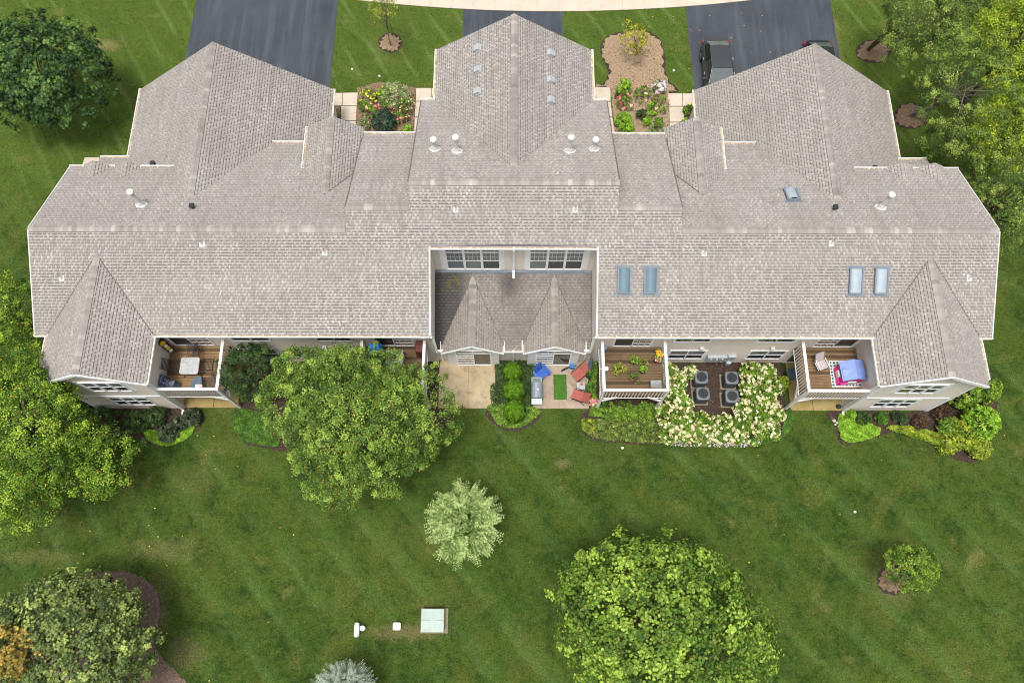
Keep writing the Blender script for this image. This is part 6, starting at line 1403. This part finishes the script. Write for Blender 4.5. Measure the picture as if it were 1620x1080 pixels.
# right patio
x, y = at_(1255, 592, .5); sling_chair('garden_chair', 'dark grey chair under the right deck beside the hydrangeas', 'chair', x, y, PZ, R(-80), 'cushion_blue', 'cushion_blue', 20, .5, wdt=.58)
x, y = at_(1327, 643, .2); t = thing('flower_pot', 'small teal pot at the corner of the right patio', 'pot', None, (x, y, PZ)); m = MB(); m.cyl((0, 0, 0), (0, 0, .2), .09, .13, 14); part('pot', m, 'leaf_teal' if False else 'navy_plastic', t); m = MB(); m.cyl((0, 0, .19), (0, 0, .202), .11, n=12); part('soil', m, 'leaf_teal', t)
for k, (u, v, s) in enumerate(((1320, 665, .1), (1325, 668, .08), (1322, 671, .07), (1327, 674, .06))):
    x, y = at_(u, v, .05); mb = MB(); mb.cyl((0, 0, 0), (0, 0, s * .7), s, s * .6, 7); o = part('stone', mb, 'stone', None, smooth=False); o.location = (x, y, .02); tag(o, ('largest pale stone in the mulch by the right wing', 'pale stone right of the largest by the right wing', 'small pale stone below the largest by the right wing', 'smallest pale stone by the right wing')[k], 'stone', 'pale stones by the right wing')
# air conditioners
def ac(label, u, v):
    x, y = at_(u, v, .95); t = thing('air_conditioner', label, 'air conditioner', 'air conditioners in the hydrangea bed', (x, y, .1)); h = .36
    m = MB(); m.rbox((-h, -h, .0), (h, h, .06), .1); part('base_pan', m, 'ac_casing', t)
    m = MB(); m.rbox((-h + .03, -h + .03, .06), (h - .03, h - .03, .76), .1); part('coil', m, 'ac_dark', t)
    m = MB()
    for i in range(13): m.rbox((-h + .005, -h + .005, .09 + i * .05), (h - .005, h - .005, .105 + i * .05), .11)
    part('louvre', m, 'ac_dark', t, 'stuff')
    m = MB(); n = 24; r = .265; o = []
    for i in range(n):
        a = 2 * math.pi * i / n; ca, sa = math.cos(a), math.sin(a); k_ = min(h / max(abs(ca), abs(sa), 1e-6), h * 1.26); o.append((ca * k_, sa * k_))
    for i in range(n):
        a0, a1 = 2 * math.pi * i / n, 2 * math.pi * (i + 1) / n; p, q_ = o[i], o[(i + 1) % n]
        m.add([(p[0], p[1], .76), (q_[0], q_[1], .76), (q_[0] * .93, q_[1] * .93, .83), (p[0] * .93, p[1] * .93, .83), (math.cos(a1) * r, math.sin(a1) * r, .84), (math.cos(a0) * r, math.sin(a0) * r, .84), (math.cos(a1) * r, math.sin(a1) * r, .62), (math.cos(a0) * r, math.sin(a0) * r, .62)], [(0, 1, 2, 3), (3, 2, 4, 5), (5, 4, 6, 7)])
    part('top_cover', m, 'ac_casing', t)
    m = MB(); m.cyl((0, 0, .62), (0, 0, .72), .09, .08, 12); part('motor', m, 'ac_casing' if 'lower' in label else 'ac_dark', t)
    for k in range(3):
        a = 2 * math.pi * k / 3 + .4; m = MB(); ca, sa = math.cos(a), math.sin(a)
        m.add([(ca * .08 - sa * .04, sa * .08 + ca * .04, .68), (ca * .08 + sa * .04, sa * .08 - ca * .04, .7), (ca * .24 + sa * .12, sa * .24 - ca * .12, .7), (ca * .24 - sa * .12, sa * .24 + ca * .12, .64)], [(0, 1, 2, 3), (3, 2, 1, 0)]); part('fan_blade', m, 'ac_casing' if 'lower' in label else 'ac_dark', t)
    m = MB()
    for rr in (.06, .1, .14, .18, .22):
        for i in range(18): a0, a1 = 2 * math.pi * i / 18, 2 * math.pi * (i + 1) / 18; m.bar((rr * math.cos(a0), rr * math.sin(a0), .845), (rr * math.cos(a1), rr * math.sin(a1), .845), .005, .005)
    for i in range(6): a = math.pi * i / 6; m.bar((-.265 * math.cos(a), -.265 * math.sin(a), .85), (.265 * math.cos(a), .265 * math.sin(a), .85), .006, .006)
    part('guard', m, 'dark_metal', t, 'stuff')
    m = MB(); m.rbox((x - h - .06, y - h - .06, .015), (x + h + .06, y + h + .06, .1), .02); tag(part('equipment_pad', m, 'pad_concrete', None), label.replace('air conditioner at the', 'pad under the air conditioner at the').replace(' in the hydrangea bed', ''), 'pad', 'pads under the air conditioners')
ac('air conditioner at the upper left of the four in the hydrangea bed', 1110, 596); ac('air conditioner at the upper right of the four in the hydrangea bed', 1158, 597)
ac('air conditioner at the lower left of the four in the hydrangea bed', 1112.5, 622); ac('air conditioner at the lower right of the four in the hydrangea bed', 1158.5, 626)
# meters on the wall
def wx_(u, v): p = hit(u, v, (0, 12.8, 0), (0, 1, 0)); return p.x, p.z
xm, zm = wx_(1134, 565); t = thing('electric_meters', 'bank of grey electric meters on the wall above the air conditioners', 'meter box', None, (xm, 12.83, zm))
m = MB(); m.box((-.55, -.16, -.25), (.5, 0, .3)); part('meter_cabinet', m, 'meter_grey', t, bevel=.01)
for i in range(3):
    for j in range(2): m = MB(); m.cyl((-.35 + i * .3, -.16, -.12 + j * .26), (-.35 + i * .3, -.27, -.12 + j * .26), .085, .075, 12); part('meter', m, 'steel', t)
xm, zm = wx_(1157, 562); t = thing('junction_box', 'pale grey box on the wall right of the electric meters', 'box', None, (xm, 12.83, zm)); m = MB(); m.box((-.2, -.2, -.16), (.22, 0, .2)); part('cabinet', m, 'meter_grey', t, bevel=.01); m = MB(); m.cyl((0, -.08, -.16), (0, -.08, -1.0), .03, n=8); part('conduit', m, 'meter_grey', t)
xm, zm = wx_(1147, 574); t = thing('gas_meter', 'grey gas meter standing at the wall below the meter bank', 'gas meter', None, (xm, 12.7, .02)); m = MB(); m.rbox((-.13, -.18, .35), (.13, .02, .72), .05); part('meter_body', m, 'meter_grey', t); m = MB(); m.tube([(-.2, -.05, 0), (-.2, -.05, .8), (-.06, -.05, .84), (-.06, -.05, .7)], [.02] * 4, 6); m.tube([(.06, -.05, .7), (.06, -.05, .84), (.28, -.05, .8), (.28, .1, .8)], [.02] * 4, 6); part('pipe', m, 'grey_metal', t)
for u, v in ((956, 0), ): pass
for sx in (-1, 1):
    for xx in (9.6, 13.2):
        m = MB(); m.rbox((sx * xx - .1, 12.68, 2.5), (sx * xx + .1, 12.845, 2.62), .02); part('wall_vent', m, 'soffit', bld)
    m = MB(); m.cyl((sx * 3.62, 12.9, 1.9), (sx * 3.62, 12.74, 1.85), .05, .07, 8); part('wall_lamp', m, 'dark_metal', bld)
    m = MB(); m.cyl((sx * 7.2, 12.84, 4.6), (sx * 7.2, 12.7, 4.55), .05, .08, 8); part('wall_lamp', m, 'dark_metal', bld)
# utility boxes on the lawn
x, y = at_(684, 981, .7); t = thing('transformer_box', 'pale green square utility cabinet on the lawn near the bottom', 'utility box', None, (x, y, 0))
m = MB(); m.box((-.62, -.58, 0), (.7, .56, .09)); part('base', m, 'pad_concrete', t); m = MB(); m.box((-.52, -.5, .09), (.52, .5, .62)); part('cabinet', m, 'box_green', t, bevel=.015)
m = MB(); m.add([(-.54, -.52, .62), (.54, -.52, .62), (.54, .02, .66), (-.54, .02, .66), (.54, .53, .64), (-.54, .53, .64), (-.54, -.52, .58), (.54, -.52, .58), (.54, .53, .6), (-.54, .53, .6)], [(0, 1, 2, 3), (3, 2, 4, 5), (6, 7, 1, 0), (7, 8, 4, 2, 1), (8, 9, 5, 4), (9, 6, 0, 3, 5)]); part('lid', m, 'box_green', t)
m = MB(); m.bar((-.54, .02, .664), (-.1, .02, .664), .012, .006); m.bar((.16, .02, .664), (.54, .02, .664), .012, .006); part('seam', m, 'dark_metal', t, 'stuff')
x, y = at_(564, 996, .4); t = thing('cable_pedestal', 'long pale green capsule shaped pedestal left of the utility cabinet', 'pedestal', None, (x, y, 0)); m = MB(); m.rbox((-.1, -.3, 0), (.1, .32, .1), .05); part('base', m, 'box_pale', t); m = MB(); m.rbox((-.12, -.33, .08), (.12, .35, .42), .115); part('cover', m, 'box_pale', t, bevel=.03)
x, y = at_(574, 993, .3); t = thing('pipe_marker', 'short white capped pipe beside the pale green pedestal', 'pipe', None, (x, y, 0)); m = MB(); m.cyl((0, 0, 0), (0, 0, .42), .1, .1, 12); part('pipe', m, 'pipe_white', t); m = MB(); m.cyl((0, 0, .42), (0, 0, .47), .13, .12, 14); part('cap', m, 'pipe_white', t)
x, y = at_(628, 990, .3); t = thing('cable_box', 'small pale green box between the pedestal and the utility cabinet', 'utility box', None, (x, y, 0)); m = MB(); m.rbox((-.17, -.16, 0), (.17, .16, .34), .05); part('cabinet', m, 'box_pale', t, bevel=.03); m = MB(); m.rbox((-.185, -.175, .34), (.185, .175, .39), .06); part('lid', m, 'box_pale', t)
for u, v, lb in ((557, 109, 'small white sprinkler cap left of the front bed on the lawn'), (600, 120, 'small white sprinkler cap just above the left front bed'), (1066, 111, 'small white sprinkler cap right of the front mulch bed'), (985, 708, 'small white cap at the edge of the long right bed'), (1353, 809, 'small white ball lying on the right lawn')):
    x, y = at_(u, v, .05); mb = MB(); mb.cyl((0, 0, 0), (0, 0, .05), .07, .06, 10); mb.cyl((0, 0, .05), (0, 0, .065), .045, .03, 10); o = part('sprinkler_cap', mb, 'toy_white', None); o.location = (x, y, 0); tag(o, lb, 'sprinkler')
# pieces of dropped leaf litter
for nm, lb, (xa, xb, ya, yb), nn, mt in (('fallen_leaves', 'scattered orange leaves under the left trees', (-24, -10, -4, 9), 60, 'leaf_orange'), ('fallen_leaves', 'few pale fallen leaves scattered over the right lawn', (0, 26, -4, 9.5), 22, 'leaf_yellow'), ('fallen_leaves', 'few pale leaves lying on the driveways', (8, 17, 28, 36), 50, 'leaf_orange')):
    Pl = np.c_[rng.uniform(xa, xb, nn), rng.uniform(ya, yb, nn), np.full(nn, .08 if 'drive' not in lb else .02)]
    tag(fol(nm, leaf_quads(Pl, nrm(np.c_[rng.normal(0, .2, (nn, 2)), np.ones(nn)]), .1, .7, rng), rng.random(nn), mt, None, 'stuff'), lb, 'leaves')

# ---- cars
def car(label, x, y, rz, paint, L=4.5, Wd=1.8):
    t = thing('parked_car', label, 'car', None, (x, y, .012), rz); hw = Wd / 2
    # body stations from rear (y=-L/2) to front: (y, half width, z low, z belt, z deck)
    st = [(-2.25, .70, .42, .62, .80), (-2.18, .80, .3, .68, .93), (-1.9, .87, .24, .72, .98), (-1.4, .90, .22, .76, .96), (-.6, .905, .22, .78, .95), (.4, .905, .22, .78, .95), (1.1, .89, .22, .76, .93), (1.7, .86, .24, .7, .84), (2.1, .78, .28, .6, .7), (2.25, .62, .36, .5, .58)]
    m = MB(); rings = []
    for (yy, w_, z0, zb, zd) in st:
        o = len(m.v); m.v += [(-w_ * .92, yy, z0), (-w_, yy, (z0 + zb) / 2), (-w_ * .985, yy, zb), (-w_ * .86, yy, zd), (-w_ * .4, yy, zd + .025), (w_ * .4, yy, zd + .025), (w_ * .86, yy, zd), (w_ * .985, yy, zb), (w_, yy, (z0 + zb) / 2), (w_ * .92, yy, z0)]; rings.append(o)
    for a, b in zip(rings[:-1], rings[1:]):
        for i in range(9): m.f.append((a + i, a + i + 1, b + i + 1, b + i)[::-1]); m.m.append(0)
        m.f.append((a + 9, a, b, b + 9)[::-1]); m.m.append(0)
    m.f.append(tuple(rings[0] + i for i in range(10))); m.m.append(0); m.f.append(tuple(rings[-1] + 9 - i for i in range(10))); m.m.append(0)
    b_ = part('body', m, paint, t, smooth=True); sb = b_.modifiers.new('sub', 'SUBSURF'); sb.levels = 1; sb.render_levels = 2
    # cabin
    rl = [(-1.95, .70, .97), (-1.25, .585, 1.40), (-.4, .6, 1.45), (.35, .585, 1.40), (1.15, .72, .95)]
    m = MB(); m.add([(-.585, -1.27, 1.395), (.585, -1.27, 1.395), (.6, -.4, 1.445), (-.6, -.4, 1.445), (.585, .33, 1.4), (-.585, .33, 1.4), (0, -1.3, 1.43), (0, -.4, 1.475), (0, .36, 1.435)], [(0, 6, 7, 3), (6, 1, 2, 7), (3, 7, 8, 5), (7, 2, 4, 8)]); m.f = [f[::-1] if False else f for f in m.f]; part('roof', m, paint, t, smooth=True)
    def pane(vs, name, mat='car_glass'): mm = MB(); mm.add(vs, [tuple(range(len(vs))), tuple(range(len(vs) - 1, -1, -1))]); part(name, mm, mat, t)
    pane([(-.66, -1.93, .985), (.66, -1.93, .985), (.55, -1.29, 1.385), (-.55, -1.29, 1.385)], 'rear_window'); pane([(.69, 1.12, .955), (-.69, 1.12, .955), (-.56, .35, 1.39), (.56, .35, 1.39)], 'windscreen')
    for sx in (-1, 1):
        pane([(sx * .78, -1.75, .96), (sx * .6, -1.2, 1.37), (sx * .61, -.45, 1.42), (sx * .83, -.45, .965)], 'side_window', 'car_glass_dark'); pane([(sx * .83, -.4, .965), (sx * .61, -.4, 1.42), (sx * .595, .28, 1.38), (sx * .79, .95, .95)], 'side_window', 'car_glass_dark')
        mm = MB(); mm.tube([(sx * .72, -1.95, .96), (sx * .585, -1.27, 1.39), (sx * .605, -.4, 1.44), (sx * .585, .33, 1.395), (sx * .74, 1.15, .94)], [.02, .016, .014, .016, .02], 6); part('pillar', mm, 'car_silver_pillar' if paint == 'car_paint' else paint, t)
        mm = MB(); mm.rbox((sx * .98 - .09, .72, .9), (sx * .98 + .09, .86, 1.03), .03); mm.bar((sx * .84, .8, .93), (sx * .92, .8, .95), .05, .04); part('mirror', mm, paint, t)
        mm = MB(); mm.rbox((sx * .8 - .06, -2.16, .6), (sx * .8 + .06, -1.96, .8), .04); part('tail_light', mm, 'tail_red', t)
        mm = MB(); mm.rbox((sx * .66 - .12, 1.98, .58), (sx * .66 + .12, 2.14, .7), .04); part('headlight', mm, 'steel', t)
        for yy in (-.75, .3): mm = MB(); mm.box((sx * .9 - .015, yy - .1, .8), (sx * .9 + .02, yy + .08, .83)); part('door_handle', mm, 'steel', t)
        for yy in (-1.38, 1.38):
            mm = MB(); mm.cyl((sx * .72, yy, .32), (sx * .915, yy, .32), .32, n=20); wh = part('wheel', mm, 'tyre', t); mm = MB(); mm.cyl((sx * .9, yy, .32), (sx * .925, yy, .32), .2, n=14); part('rim', mm, 'rim', wh)
    mm = MB(); mm.bar((0, -1.12, 1.45), (0, -1.24, 1.5), .03, .02); part('antenna', mm, 'black_plastic', t)
    mm = MB(); mm.box((-.25, -2.29, .55), (.25, -2.26, .66)); part('number_plate', mm, 'toy_white', t)
    mm = MB(); mm.box((-.8, -2.28, .36), (.8, -2.2, .5)); part('bumper', mm, paint, t)
    return t
p = G(1133, 64, .85); car('dark grey car parked on the right driveway with its rear to the street', p.x + .02, p.y - 2.1, R(180), 'car_paint')
p = G(1303, 66, 1.0); car('black car mostly hidden by the right garage roof', p.x - .25, p.y - 2.0, R(180), 'car_black')
